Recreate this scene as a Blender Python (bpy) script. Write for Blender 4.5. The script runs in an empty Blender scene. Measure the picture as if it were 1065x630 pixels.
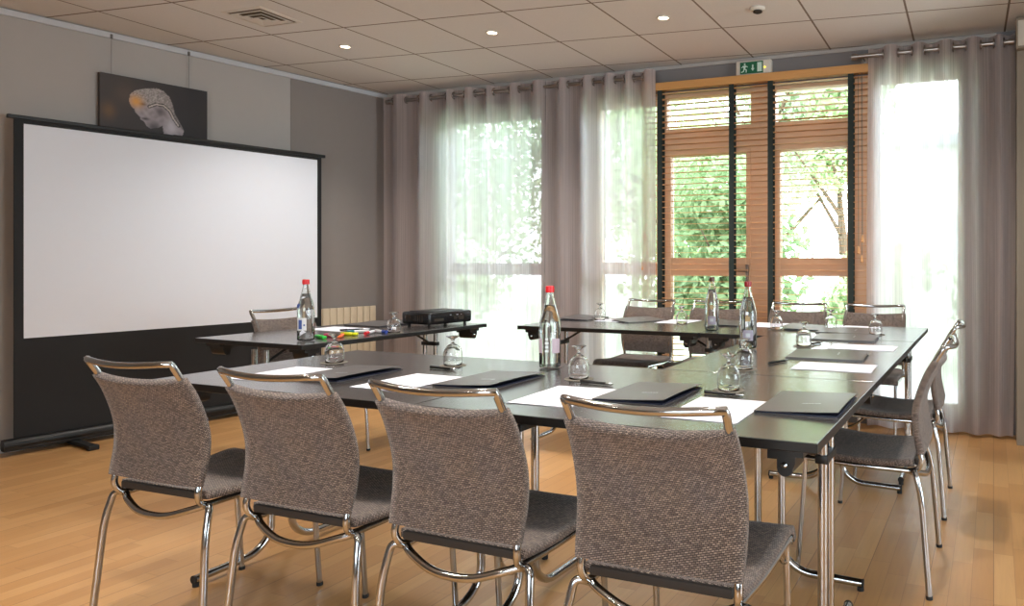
import bpy, bmesh, math, random
from mathutils import Vector, Matrix, noise
random.seed(7)
PI = math.pi
S = bpy.context.scene
COL = S.collection
V = Vector

# ------------------------------------------------------------------ materials
def new_mat(name):
    m = bpy.data.materials.new(name); m.use_nodes = True
    nt = m.node_tree; nt.nodes.clear()
    return m, nt

def N(nt, t, **kw):
    n = nt.nodes.new(t)
    for k, v in kw.items():
        if k in ('operation', 'blend_type', 'data_type', 'noise_dimensions', 'wave_type', 'bands_direction', 'feature', 'attribute_name', 'layer_name', 'distribution', 'sky_type', 'white_noise_dimensions', 'offset', 'offset_frequency', 'squash', 'uv_map'):
            setattr(n, k, v)
        else:
            n.inputs[k.replace('__', ' ')].default_value = v
    return n

def principled(nt, **kw):
    b = nt.nodes.new('ShaderNodeBsdfPrincipled')
    o = nt.nodes.new('ShaderNodeOutputMaterial')
    nt.links.new(b.outputs[0], o.inputs[0])
    for k, v in kw.items():
        b.inputs[k].default_value = v
    return b

def rgb(r, g, b): return (r, g, b, 1.0)
def srgb(r, g, b):
    f = lambda c: (c/255/12.92 if c/255 <= .04045 else ((c/255+.055)/1.055)**2.4)
    return (f(r), f(g), f(b), 1.0)

def mat_plain(name, col, rough=.5, metal=0., var=.04, scale=18., bump=0., spec=.5, coat=0.):
    """a procedural surface: the base colour with a little mottling and a fine bump"""
    m, nt = new_mat(name)
    b = principled(nt, Roughness=rough, Metallic=metal)
    b.inputs['Specular IOR Level'].default_value = spec
    b.inputs['Coat Weight'].default_value = coat; b.inputs['Coat Roughness'].default_value = rough*.8
    tc = N(nt, 'ShaderNodeTexCoord')
    ns = N(nt, 'ShaderNodeTexNoise', Scale=scale, Detail=3.)
    nt.links.new(tc.outputs['Object'], ns.inputs['Vector'])
    mx = N(nt, 'ShaderNodeMix', data_type='RGBA')
    mx.inputs[6].default_value = tuple(c*(1-var) for c in col[:3]) + (1,)
    mx.inputs[7].default_value = tuple(min(1, c*(1+var)) for c in col[:3]) + (1,)
    nt.links.new(ns.outputs['Fac'], mx.inputs[0])
    nt.links.new(mx.outputs[2], b.inputs['Base Color'])
    if bump:
        bp = N(nt, 'ShaderNodeBump', Strength=bump, Distance=.002)
        n2 = N(nt, 'ShaderNodeTexNoise', Scale=scale*12, Detail=2.)
        nt.links.new(tc.outputs['Object'], n2.inputs['Vector'])
        nt.links.new(n2.outputs['Fac'], bp.inputs['Height'])
        nt.links.new(bp.outputs[0], b.inputs['Normal'])
    return m

def mat_floor():
    m, nt = new_mat('beech_parquet')
    b = principled(nt, Roughness=.34)
    b.inputs['Specular IOR Level'].default_value = .45
    L = nt.links.new
    g = N(nt, 'ShaderNodeNewGeometry'); sp = N(nt, 'ShaderNodeSeparateXYZ'); L(g.outputs['Position'], sp.inputs[0])
    def M(op, a, c=None):
        n = N(nt, 'ShaderNodeMath', operation=op)
        for i, x in enumerate((a, c)):
            if x is None: continue
            if isinstance(x, (int, float)): n.inputs[i].default_value = x
            else: L(x, n.inputs[i])
        return n.outputs[0]
    W, LEN = .072, .46
    xr = M('DIVIDE', sp.outputs[0], W); row = M('FLOOR', xr); fx = M('FRACT', xr)
    wn = N(nt, 'ShaderNodeTexWhiteNoise', noise_dimensions='1D'); L(row, wn.inputs['W'])
    yr = M('ADD', M('DIVIDE', sp.outputs[1], LEN), M('MULTIPLY', wn.outputs[0], 7.3))
    colf = M('FLOOR', yr); fy = M('FRACT', yr)
    cv = N(nt, 'ShaderNodeCombineXYZ'); L(row, cv.inputs[0]); L(colf, cv.inputs[1])
    w2 = N(nt, 'ShaderNodeTexWhiteNoise', noise_dimensions='2D'); L(cv.outputs[0], w2.inputs['Vector'])
    ramp = N(nt, 'ShaderNodeValToRGB'); L(w2.outputs[0], ramp.inputs[0])
    e = ramp.color_ramp.elements
    e[0].position = 0; e[0].color = srgb(190, 141, 88)
    e[1].position = 1; e[1].color = srgb(206, 160, 106)
    e2 = ramp.color_ramp.elements.new(.5); e2.color = srgb(198, 150, 97)
    mp = N(nt, 'ShaderNodeMapping'); mp.inputs['Scale'].default_value = (60, 4, 1)
    L(g.outputs['Position'], mp.inputs[0])
    gr = N(nt, 'ShaderNodeTexNoise', Scale=1., Detail=4., Distortion=.6); L(mp.outputs[0], gr.inputs['Vector'])
    mx = N(nt, 'ShaderNodeMix', data_type='RGBA', blend_type='MULTIPLY'); mx.inputs[0].default_value = .5
    gr2 = N(nt, 'ShaderNodeValToRGB'); L(gr.outputs['Fac'], gr2.inputs[0])
    gr2.color_ramp.elements[0].position = .3; gr2.color_ramp.elements[0].color = (.84, .80, .75, 1)
    gr2.color_ramp.elements[1].position = .6; gr2.color_ramp.elements[1].color = (1, 1, 1, 1)
    L(ramp.outputs[0], mx.inputs[6]); L(gr2.outputs[0], mx.inputs[7])
    # joints: fine between strips, a little stronger every third strip
    ex = M('LESS_THAN', fx, .025); ey = M('LESS_THAN', fy, .004)
    e3 = M('LESS_THAN', M('FRACT', M('DIVIDE', sp.outputs[0], W*3)), .012)
    j = M('MAXIMUM', M('MAXIMUM', M('MULTIPLY', ex, .35), M('MULTIPLY', ey, .45)), M('MULTIPLY', e3, .8))
    m2 = N(nt, 'ShaderNodeMix', data_type='RGBA'); L(j, m2.inputs[0]); L(mx.outputs[2], m2.inputs[6]); m2.inputs[7].default_value = srgb(120, 78, 44)
    L(m2.outputs[2], b.inputs['Base Color'])
    rr = N(nt, 'ShaderNodeMapRange'); rr.inputs[3].default_value = .28; rr.inputs[4].default_value = .42
    L(gr.outputs['Fac'], rr.inputs[0]); L(rr.outputs[0], b.inputs['Roughness'])
    bp = N(nt, 'ShaderNodeBump', Strength=.25, Distance=.001, ); L(j, bp.inputs['Height']); bp.invert = True
    L(bp.outputs[0], b.inputs['Normal'])
    return m

def mat_ceiling():
    m, nt = new_mat('ceiling_tiles')
    b = principled(nt, Roughness=.9)
    L = nt.links.new
    g = N(nt, 'ShaderNodeNewGeometry'); sp = N(nt, 'ShaderNodeSeparateXYZ'); L(g.outputs['Position'], sp.inputs[0])
    def M(op, a, c=None):
        n = N(nt, 'ShaderNodeMath', operation=op)
        for i, x in enumerate((a, c)):
            if x is None: continue
            if isinstance(x, (int, float)): n.inputs[i].default_value = x
            else: L(x, n.inputs[i])
        return n.outputs[0]
    u = M('DIVIDE', M('ADD', M('ADD', sp.outputs[0], M('MULTIPLY', sp.outputs[1], .03)), 4.47-.12), .572)
    v = M('DIVIDE', M('SUBTRACT', M('SUBTRACT', sp.outputs[1], M('MULTIPLY', sp.outputs[0], .125)), 4.665), .655)
    fu = M('ABSOLUTE', M('SUBTRACT', M('FRACT', M('ADD', u, .5)), .5))
    fv = M('ABSOLUTE', M('SUBTRACT', M('FRACT', M('ADD', v, .5)), .5))
    line = M('MAXIMUM', M('LESS_THAN', fu, .011), M('LESS_THAN', fv, .010))
    ns = N(nt, 'ShaderNodeTexNoise', Scale=90., Detail=3.); L(g.outputs['Position'], ns.inputs['Vector'])
    mx0 = N(nt, 'ShaderNodeMix', data_type='RGBA'); L(ns.outputs['Fac'], mx0.inputs[0])
    mx0.inputs[6].default_value = srgb(216, 211, 206); mx0.inputs[7].default_value = srgb(224, 219, 214)
    mx = N(nt, 'ShaderNodeMix', data_type='RGBA'); L(line, mx.inputs[0]); L(mx0.outputs[2], mx.inputs[6])
    mx.inputs[7].default_value = srgb(128, 112, 98)
    L(mx.outputs[2], b.inputs['Base Color'])
    bp = N(nt, 'ShaderNodeBump', Strength=.5, Distance=.004); bp.invert = True; L(line, bp.inputs['Height']); L(bp.outputs[0], b.inputs['Normal'])
    return m

def mat_weave():
    m, nt = new_mat('woven_heather_fabric')
    b = principled(nt, Roughness=.85)
    b.inputs['Sheen Weight'].default_value = .25; b.inputs['Sheen Roughness'].default_value = .4
    L = nt.links.new
    uv = N(nt, 'ShaderNodeUVMap'); uv.uv_map = 'UVMap'
    mp = N(nt, 'ShaderNodeMapping'); mp.inputs['Rotation'].default_value = (0, 0, math.radians(-14)); L(uv.outputs[0], mp.inputs[0])
    br = N(nt, 'ShaderNodeTexBrick', Scale=1.0); L(mp.outputs[0], br.inputs['Vector'])
    br.inputs['Brick Width'].default_value = .0092; br.inputs['Row Height'].default_value = .0046
    br.inputs['Mortar Size'].default_value = .0014; br.inputs['Mortar Smooth'].default_value = .8
    br.inputs['Bias'].default_value = -.1
    br.inputs['Color1'].default_value = srgb(176, 160, 150); br.inputs['Color2'].default_value = srgb(108, 95, 90)
    br.inputs['Mortar'].default_value = srgb(40, 32, 28)
    ns = N(nt, 'ShaderNodeTexNoise', Scale=240., Detail=2.); L(uv.outputs[0], ns.inputs['Vector'])
    cr = N(nt, 'ShaderNodeValToRGB'); L(ns.outputs['Fac'], cr.inputs[0])
    cr.color_ramp.elements[0].position = .35; cr.color_ramp.elements[0].color = (.62, .58, .55, 1)
    cr.color_ramp.elements[1].position = .65; cr.color_ramp.elements[1].color = (1.15, 1.12, 1.1, 1)
    mx = N(nt, 'ShaderNodeMix', data_type='RGBA', blend_type='MULTIPLY'); mx.inputs[0].default_value = .8
    L(br.outputs['Color'], mx.inputs[6]); L(cr.outputs[0], mx.inputs[7]); L(mx.outputs[2], b.inputs['Base Color'])
    n3 = N(nt, 'ShaderNodeTexNoise', Scale=9., Detail=3.); L(uv.outputs[0], n3.inputs['Vector'])
    c3 = N(nt, 'ShaderNodeValToRGB'); L(n3.outputs['Fac'], c3.inputs[0])
    c3.color_ramp.elements[0].position = .38; c3.color_ramp.elements[0].color = (.92, .90, .92, 1)
    c3.color_ramp.elements[1].position = .62; c3.color_ramp.elements[1].color = (1.06, 1.0, .92, 1)
    m3 = N(nt, 'ShaderNodeMix', data_type='RGBA', blend_type='MULTIPLY'); m3.inputs[0].default_value = 1.
    L(mx.outputs[2], m3.inputs[6]); L(c3.outputs[0], m3.inputs[7]); L(m3.outputs[2], b.inputs['Base Color'])
    bp = N(nt, 'ShaderNodeBump', Strength=.9, Distance=.002); bp.invert = True
    L(br.outputs['Fac'], bp.inputs['Height']); L(bp.outputs[0], b.inputs['Normal'])
    return m

def mat_glass(name, col=(1, 1, 1, 1), rough=0.0, ior=1.45):
    m, nt = new_mat(name)
    g = principled(nt, Roughness=rough)
    g.inputs['Base Color'].default_value = col
    g.inputs['Transmission Weight'].default_value = 1.0
    g.inputs['IOR'].default_value = ior
    return m

def mat_pane():
    m, nt = new_mat('window_glass')
    o = N(nt, 'ShaderNodeOutputMaterial'); t = N(nt, 'ShaderNodeBsdfTransparent'); t.inputs[0].default_value = (.96, .98, .97, 1)
    g = N(nt, 'ShaderNodeBsdfGlossy', Roughness=.02); f = N(nt, 'ShaderNodeFresnel', IOR=1.5); mx = N(nt, 'ShaderNodeMixShader')
    nt.links.new(f.outputs[0], mx.inputs[0]); nt.links.new(t.outputs[0], mx.inputs[1]); nt.links.new(g.outputs[0], mx.inputs[2]); nt.links.new(mx.outputs[0], o.inputs[0])
    return m

def mat_sheer():
    m, nt = new_mat('sheer_voile')
    L = nt.links.new
    o = N(nt, 'ShaderNodeOutputMaterial')
    uv = N(nt, 'ShaderNodeUVMap'); uv.uv_map = 'UVMap'
    mp = N(nt, 'ShaderNodeMapping'); mp.inputs['Scale'].default_value = (260, .6, 1); L(uv.outputs[0], mp.inputs[0])
    ns = N(nt, 'ShaderNodeTexNoise', Scale=1., Detail=3.); L(mp.outputs[0], ns.inputs['Vector'])
    cr = N(nt, 'ShaderNodeMapRange'); cr.inputs[1].default_value = .38; cr.inputs[2].default_value = .62
    cr.inputs[3].default_value = .72; cr.inputs[4].default_value = .95
    L(ns.outputs['Fac'], cr.inputs[0])
    d = N(nt, 'ShaderNodeBsdfDiffuse'); d.inputs[0].default_value = srgb(206, 190, 184)
    t = N(nt, 'ShaderNodeBsdfTranslucent'); t.inputs[0].default_value = srgb(242, 239, 242)
    tr = N(nt, 'ShaderNodeBsdfTransparent')
    a = N(nt, 'ShaderNodeMixShader'); a.inputs[0].default_value = .64; L(d.outputs[0], a.inputs[1]); L(t.outputs[0], a.inputs[2])
    c = N(nt, 'ShaderNodeMixShader'); L(cr.outputs[0], c.inputs[0]); L(tr.outputs[0], c.inputs[1]); L(a.outputs[0], c.inputs[2])
    L(c.outputs[0], o.inputs[0])
    return m

def mat_wood(name, c1, c2, axis_scale, rough=.45):
    m, nt = new_mat(name)
    b = principled(nt, Roughness=rough)
    L = nt.links.new
    tc = N(nt, 'ShaderNodeTexCoord'); mp = N(nt, 'ShaderNodeMapping'); mp.inputs['Scale'].default_value = axis_scale
    L(tc.outputs['Object'], mp.inputs[0])
    ns = N(nt, 'ShaderNodeTexNoise', Scale=1., Detail=5., Distortion=.8); L(mp.outputs[0], ns.inputs['Vector'])
    mx = N(nt, 'ShaderNodeMix', data_type='RGBA'); L(ns.outputs['Fac'], mx.inputs[0]); mx.inputs[6].default_value = c1; mx.inputs[7].default_value = c2
    L(mx.outputs[2], b.inputs['Base Color'])
    return m

def mat_emit(name, col, st):
    m, nt = new_mat(name)
    o = N(nt, 'ShaderNodeOutputMaterial'); e = N(nt, 'ShaderNodeEmission', Strength=st); e.inputs[0].default_value = col
    nt.links.new(e.outputs[0], o.inputs[0]); return m

def mat_attr(name):
    m, nt = new_mat(name)
    b = principled(nt, Roughness=.55)
    a = N(nt, 'ShaderNodeVertexColor'); a.layer_name = 'print'
    nt.links.new(a.outputs[0], b.inputs['Base Color']); return m

def mat_leaf(name, c1, c2):
    m, nt = new_mat(name)
    L = nt.links.new
    o = N(nt, 'ShaderNodeOutputMaterial'); d = N(nt, 'ShaderNodeBsdfDiffuse'); t = N(nt, 'ShaderNodeBsdfTranslucent'); a = N(nt, 'ShaderNodeMixShader'); a.inputs[0].default_value = .4
    tc = N(nt, 'ShaderNodeTexCoord'); ns = N(nt, 'ShaderNodeTexNoise', Scale=5., Detail=3.); L(tc.outputs['Object'], ns.inputs['Vector'])
    mx = N(nt, 'ShaderNodeMix', data_type='RGBA'); L(ns.outputs['Fac'], mx.inputs[0]); mx.inputs[6].default_value = c1; mx.inputs[7].default_value = c2
    L(mx.outputs[2], d.inputs[0]); L(mx.outputs[2], t.inputs[0]); L(d.outputs[0], a.inputs[1]); L(t.outputs[0], a.inputs[2]); L(a.outputs[0], o.inputs[0])
    return m

M = {}
M['floor'] = mat_floor()
M['ceiling'] = mat_ceiling()
M['wall_light'] = mat_plain('wall_light_grey', srgb(176, 171, 167), .85, var=.02, bump=.1)
M['wall_taupe'] = mat_plain('wall_taupe', srgb(140, 132, 128), .8, var=.03, bump=.15)
M['wall_window'] = mat_plain('wall_blue_grey', srgb(126, 122, 122), .85, var=.02, bump=.1)
M['trim'] = mat_plain('white_trim', srgb(196, 198, 202), .5, var=.02)
M['beige_trim'] = mat_plain('beige_trim', srgb(150, 138, 122), .6, var=.02)
M['laminate'] = mat_plain('black_laminate', srgb(58, 54, 53), .27, var=.06, scale=60, spec=.9, coat=.7)
M['edge'] = mat_plain('black_edge', srgb(20, 19, 19), .4, var=.05)
M['black'] = mat_plain('black_metal', srgb(18, 18, 18), .45, var=.05)
M['screen_black'] = mat_plain('screen_black_cloth', srgb(20, 20, 22), .7, var=.05)
M['screen_white'] = mat_plain('screen_white_cloth', srgb(230, 234, 244), .42, var=.01)
M['chrome'] = mat_plain('chrome_tube', srgb(184, 186, 188), .12, metal=1., var=.02)
M['steel'] = mat_plain('brushed_steel', srgb(158, 150, 145), .28, metal=1., var=.05)
M['rubber'] = mat_plain('black_rubber', srgb(22, 22, 22), .7)
M['weave'] = mat_weave()
M['weave_under'] = mat_plain('seat_underside', srgb(48, 41, 36), .8, var=.1, scale=80)
M['glass'] = mat_glass('drinking_glass')
M['bottle'] = mat_glass('bottle_glass', (.96, .985, .98, 1))
M['water'] = mat_glass('still_water', (.97, .985, 1, 1), 0, 1.33)
M['pane'] = mat_pane()
M['sheer'] = mat_sheer()
M['pine'] = mat_wood('pine_frame', srgb(232, 190, 152), srgb(242, 208, 172), (6, 6, 40))
M['slat'] = mat_wood('slat_wood', srgb(214, 154, 98), srgb(232, 180, 126), (3, 40, 40))
M['valance'] = mat_wood('valance_wood', srgb(196, 140, 78), srgb(214, 160, 98), (3, 40, 40))
M['tape'] = mat_plain('dark_green_tape', srgb(38, 46, 42), .8, var=.1, scale=50)
M['paper'] = mat_plain('white_paper', srgb(240, 240, 252), .8, var=.01)
M['folder'] = mat_plain('charcoal_card', srgb(88, 84, 84), .36, var=.03, scale=60, spec=.6)
M['folder_in'] = mat_plain('navy_card', srgb(28, 34, 58), .5)
M['silver_print'] = mat_plain('silver_print', srgb(190, 195, 200), .4, var=.02)
M['coaster'] = mat_plain('paper_coaster', srgb(132, 124, 112), .8, var=.1)
M['coaster_dark'] = mat_plain('dark_coaster', srgb(66, 60, 54), .7, var=.1)
M['pen'] = mat_plain('black_plastic', srgb(22, 22, 24), .25)
M['red'] = mat_plain('red_plastic', srgb(214, 24, 34), .35)
M['dark_red'] = mat_plain('dark_red_plastic', srgb(150, 22, 30), .35)
M['brown_cap'] = mat_plain('brown_plastic', srgb(88, 52, 36), .35)
M['blue'] = mat_plain('blue_plastic', srgb(34, 62, 150), .35)
M['navy'] = mat_plain('navy_plastic', srgb(28, 32, 64), .35)
M['teal'] = mat_plain('teal_plastic', srgb(28, 110, 120), .35)
M['white_plastic'] = mat_plain('white_plastic', srgb(225, 225, 228), .35)
M['neon_green'] = mat_plain('neon_green_plastic', srgb(52, 220, 70), .4)
M['neon_pink'] = mat_plain('neon_pink_plastic', srgb(240, 60, 120), .4)
M['neon_orange'] = mat_plain('neon_orange_plastic', srgb(250, 110, 50), .4)
M['neon_yellow'] = mat_plain('neon_yellow_plastic', srgb(232, 232, 30), .4)
M['label_white'] = mat_plain('bottle_label_white', srgb(225, 228, 232), .5)
M['label_pink'] = mat_plain('bottle_label_pink', srgb(196, 176, 186), .5)
M['label_lilac'] = mat_plain('bottle_label_lilac', srgb(158, 152, 168), .5)
M['emblem'] = mat_plain('bottle_emblem', srgb(176, 150, 104), .4)
M['label_blue'] = mat_plain('bottle_label_blue', srgb(66, 92, 160), .5)
M['radiator'] = mat_plain('cream_radiator', srgb(206, 190, 164), .5, var=.02)
M['print'] = mat_attr('canvas_print')
M['canvas_side'] = mat_plain('canvas_side', srgb(70, 62, 58), .7)
M['wire'] = mat_plain('grey_wire', srgb(120, 116, 112), .4, metal=.6)
M['sign_green'] = mat_plain('sign_green', srgb(10, 96, 62), .5)
M['sign_white'] = mat_plain('sign_white', srgb(200, 225, 212), .5)
M['lamp_glow'] = mat_emit('lamp_glow', (1, .86, .66, 1), 14.)
M['glint'] = mat_emit('yellow_glint', (1, .72, .05, 1), 2.5)
M['fixture'] = mat_plain('ivory_fixture', srgb(214, 206, 194), .5)
M['dark_slot'] = mat_plain('dark_slot', srgb(52, 44, 36), .9)
M['duct_shade'] = mat_plain('duct_shadow_box', srgb(118, 100, 80), .9)
M['grass'] = mat_plain('lawn_green', srgb(188, 196, 166), .9, var=.12, scale=3)
M['leaf_a'] = mat_leaf('leaf_fresh', srgb(150, 174, 118), srgb(200, 214, 176))
M['leaf_b'] = mat_leaf('leaf_deep', srgb(98, 124, 84), srgb(168, 188, 142))
M['leaf_c'] = mat_leaf('leaf_pale', srgb(178, 194, 160), srgb(218, 226, 204))
M['bark'] = mat_plain('bark', srgb(96, 78, 62), .9, var=.3)
M['render_white'] = mat_plain('pale_render', srgb(226, 224, 220), .9)
M['roof'] = mat_plain('grey_roof', srgb(170, 172, 178), .8)

# ------------------------------------------------------------------ mesh helpers
def obj(name, bm, mat, parent=None, smooth=False, loc=None, rz=None):
    if bm is not None:
        bmesh.ops.recalc_face_normals(bm, faces=bm.faces)
        me = bpy.data.meshes.new(name); bm.to_mesh(me); bm.free()
        mats = mat if isinstance(mat, (list, tuple)) else [mat]
        for m in mats: me.materials.append(m)
        if smooth:
            me.polygons.foreach_set('use_smooth', [True]*len(me.polygons))
            if smooth != 'all':
                try: me.set_sharp_from_angle(angle=math.radians(38))
                except Exception: pass
    o = bpy.data.objects.new(name, me)
    COL.objects.link(o)
    if parent is not None: o.parent = parent
    if loc is not None: o.location = loc
    if rz is not None: o.rotation_euler = (0, 0, rz)
    return o

def thing(name, label, cat, loc=(0, 0, 0), rz=0., group=None):
    o = bpy.data.objects.new(name, None); COL.objects.link(o)
    o.empty_display_size = .1
    o.location = loc; o.rotation_euler = (0, 0, rz)
    return tag(o, label, cat, group)

def tag(o, label, cat, group=None):
    o['label'] = label; o['category'] = cat
    if group: o['group'] = group
    return o

def struct(o): o['kind'] = 'structure'; return o

def kids(o): return [c for c in list(COL.objects) if c.parent == o]

def dup(root, label, loc, rz, group=None):
    def cp(o, par):
        c = o.copy(); COL.objects.link(c); c.parent = par
        for ch in kids(o): cp(ch, c)
        return c
    r = cp(root, None)
    r.location = loc; r.rotation_euler = (0, 0, rz); r['label'] = label
    if group: r['group'] = group
    return r

def box(bm, x0, x1, y0, y1, z0, z1, mi=0, bev=0., segs=2, mtx=None):
    vs = [bm.verts.new(V(p)) for p in ((x0, y0, z0), (x1, y0, z0), (x1, y1, z0), (x0, y1, z0), (x0, y0, z1), (x1, y0, z1), (x1, y1, z1), (x0, y1, z1))]
    fs = [bm.faces.new([vs[i] for i in f]) for f in ((3, 2, 1, 0), (4, 5, 6, 7), (0, 1, 5, 4), (1, 2, 6, 5), (2, 3, 7, 6), (3, 0, 4, 7))]
    for f in fs: f.material_index = mi
    if bev > 0:
        es = list({e for f in fs for e in f.edges})
        r = bmesh.ops.bevel(bm, geom=es, offset=bev, segments=segs, profile=.5, affect='EDGES')
        for f in r['faces']: f.material_index = mi
        vs = list({v for f in r['faces'] for v in f.verts} | {v for f in fs if f.is_valid for v in f.verts})
    if mtx is not None:
        bmesh.ops.transform(bm, matrix=mtx, verts=[v for v in vs if v.is_valid])
    return bm

def fillet(pts, r, n=6):
    """round the inner corners of a polyline"""
    pts = [V(p) for p in pts]; out = [pts[0]]
    for i in range(1, len(pts)-1):
        a, b, c = pts[i-1], pts[i], pts[i+1]
        rr = r[i-1] if isinstance(r, (list, tuple)) else r
        d1, d2 = (a-b), (c-b)
        k = min(rr, d1.length*.49, d2.length*.49)
        if k < 1e-5: out.append(b); continue
        p, q = b+d1.normalized()*k, b+d2.normalized()*k
        for j in range(n+1):
            t = j/n; out.append((1-t)**2*p + 2*t*(1-t)*b + t*t*q)
    out.append(pts[-1]); return out

def spline(pts, n=8):
    pts = [V(p) for p in pts]; P = [pts[0]*2-pts[1]]+pts+[pts[-1]*2-pts[-2]]
    out = []
    for i in range(1, len(P)-2):
        a, b, c, d = P[i-1:i+3]
        for j in range(n):
            t = j/n
            out.append(.5*((2*b)+(c-a)*t+(2*a-5*b+4*c-d)*t*t+(3*b-a-3*c+d)*t**3))
    out.append(pts[-1]); return out

def tube(bm, path, r, seg=12, mi=0, caps=True):
    path = [V(p) for p in path]
    q = []
    for p in path:
        if not q or (p-q[-1]).length > 1e-6: q.append(p)
    path = q
    T = []
    for i in range(len(path)):
        a = path[max(0, i-1)]; b = path[min(len(path)-1, i+1)]
        T.append((b-a).normalized())
    up = V((0, 0, 1)) if abs(T[0].z) < .9 else V((1, 0, 0))
    n = (up - T[0]*up.dot(T[0])).normalized()
    rings = []
    for i, p in enumerate(path):
        if i:
            ax = T[i-1].cross(T[i])
            if ax.length > 1e-7:
                n = Matrix.Rotation(T[i-1].angle(T[i]), 3, ax.normalized()) @ n
        n = (n - T[i]*n.dot(T[i])).normalized()
        b = T[i].cross(n)
        rr = r[i] if isinstance(r, (list, tuple)) else r
        rings.append([bm.verts.new(p + (n*math.cos(2*PI*k/seg) + b*math.sin(2*PI*k/seg))*rr) for k in range(seg)])
    for i in range(len(rings)-1):
        for k in range(seg):
            f = bm.faces.new((rings[i][k], rings[i][(k+1) % seg], rings[i+1][(k+1) % seg], rings[i+1][k])); f.material_index = mi
    if caps:
        bm.faces.new(rings[0][::-1]).material_index = mi; bm.faces.new(rings[-1]).material_index = mi
    return bm

def lathe(bm, prof, seg=24, mi=0, center=(0, 0), close=False):
    cx, cy = center; rings = []
    for r, z in prof:
        if r < 1e-6: rings.append([bm.verts.new((cx, cy, z))])
        else: rings.append([bm.verts.new((cx+r*math.cos(2*PI*k/seg), cy+r*math.sin(2*PI*k/seg), z)) for k in range(seg)])
    pairs = [(i, i+1) for i in range(len(rings)-1)] + ([(len(rings)-1, 0)] if close else [])
    for i, j in pairs:
        A, B = rings[i], rings[j]
        for k in range(seg):
            a = A[k % len(A)], A[(k+1) % len(A)]; b = B[k % len(B)], B[(k+1) % len(B)]
            vs = []
            for v in (a[0], a[1], b[1], b[0]):
                if v not in vs: vs.append(v)
            if len(vs) >= 3:
                try: bm.faces.new(vs).material_index = mi
                except ValueError: pass
    return bm

def prism(bm, poly, z0, z1, mi=0):
    a = [bm.verts.new((x, y, z0)) for x, y in poly]; b = [bm.verts.new((x, y, z1)) for x, y in poly]
    n = len(poly)
    bm.faces.new(a[::-1]).material_index = mi; bm.faces.new(b).material_index = mi
    for i in range(n): bm.faces.new((a[i], a[(i+1) % n], b[(i+1) % n], b[i])).material_index = mi
    return bm

def B(): return bmesh.new()

def sheet(bm, fn, nu, nv, thick, mi=0, under=None):
    """closed padded sheet from fn(u,v)->Vector, offset by thick along its normal; UVs in metres"""
    uvl = bm.loops.layers.uv.get('UVMap') or bm.loops.layers.uv.new('UVMap')
    P = [[fn(i/nu, j/nv) for j in range(nv+1)] for i in range(nu+1)]
    def nrm(i, j):
        a = P[min(nu, i+1)][j]-P[max(0, i-1)][j]; b = P[i][min(nv, j+1)]-P[i][max(0, j-1)]
        return a.cross(b).normalized()
    U = [0.]; W = [0.]
    for i in range(nu): U.append(U[-1]+(P[i+1][nv//2]-P[i][nv//2]).length)
    for j in range(nv): W.append(W[-1]+(P[nu//2][j+1]-P[nu//2][j]).length)
    top = [[bm.verts.new(P[i][j]+nrm(i, j)*thick/2) for j in range(nv+1)] for i in range(nu+1)]
    bot = [[bm.verts.new(P[i][j]-nrm(i, j)*thick/2) for j in range(nv+1)] for i in range(nu+1)]
    def face(vs, uvs, m_=None):
        f = bm.faces.new(vs); f.material_index = mi if m_ is None else m_
        for l, q in zip(f.loops, uvs): l[uvl].uv = q
    for i in range(nu):
        for j in range(nv):
            uvs = [(U[i], W[j]), (U[i+1], W[j]), (U[i+1], W[j+1]), (U[i], W[j+1])]
            face((top[i][j], top[i+1][j], top[i+1][j+1], top[i][j+1]), uvs)
            face((bot[i][j+1], bot[i+1][j+1], bot[i+1][j], bot[i][j]), [uvs[3], uvs[2], uvs[1], uvs[0]], under)
    for i in range(nu):
        for j in (0, nv): face((top[i][j], top[i+1][j], bot[i+1][j], bot[i][j]), [(U[i], 0), (U[i+1], 0), (U[i+1], thick), (U[i], thick)])
    for j in range(nv):
        for i in (0, nu): face((top[i][j], top[i][j+1], bot[i][j+1], bot[i][j]), [(0, W[j]), (0, W[j+1]), (thick, W[j+1]), (thick, W[j])])
    return bm

# ------------------------------------------------------------------ the room
CZ = 2.65                         # ceiling height
EW = math.atan2(.145, 5.23)       # the window wall runs 1.6 degrees off the tables
WL = math.atan2(.355, 2.634)      # the screen wall leans 7.7 degrees
# window wall frame: origin at the left corner, x along the wall, +y outwards
WO = V((-5.10, 5.10, 0))
def wall_obj(name, bm, mat, parent=None, smooth=False):
    if parent is None: return obj(name, bm, mat, None, smooth, loc=WO, rz=EW)
    return obj(name, bm, mat, parent, smooth)
sx = lambda X: (X+5.10)/math.cos(EW)     # along-wall coordinate of a world X

bm = B(); box(bm, -6.6, 4.25, -3.2, 5.35, -.08, 0); struct(obj('floor', bm, M['floor']))
bm = B(); box(bm, -6.6, 4.25, -3.2, 5.4, CZ, CZ+.1); struct(obj('ceiling', bm, M['ceiling']))

T = .22   # wall thickness
W1 = (sx(-4.50), sx(-3.467)); W2 = (sx(-2.985), sx(-.19)); HEAD = 2.38; HEAD2 = 2.44; SILL = .10; END = sx(.62)
bm = B()
box(bm, -.3, W1[0], 0, T, 0, CZ); box(bm, W1[0], W1[1], 0, T, HEAD, CZ); box(bm, W1[0], W1[1], 0, T, 0, SILL)
box(bm, W1[1], W2[0], 0, T, 0, CZ); box(bm, W2[0], W2[1], 0, T, HEAD2, CZ); box(bm, W2[0], W2[1], 0, T, 0, SILL)
box(bm, W2[1], END, 0, T, 0, CZ)
struct(wall_obj('wall_back', bm, M['wall_window']))

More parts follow.
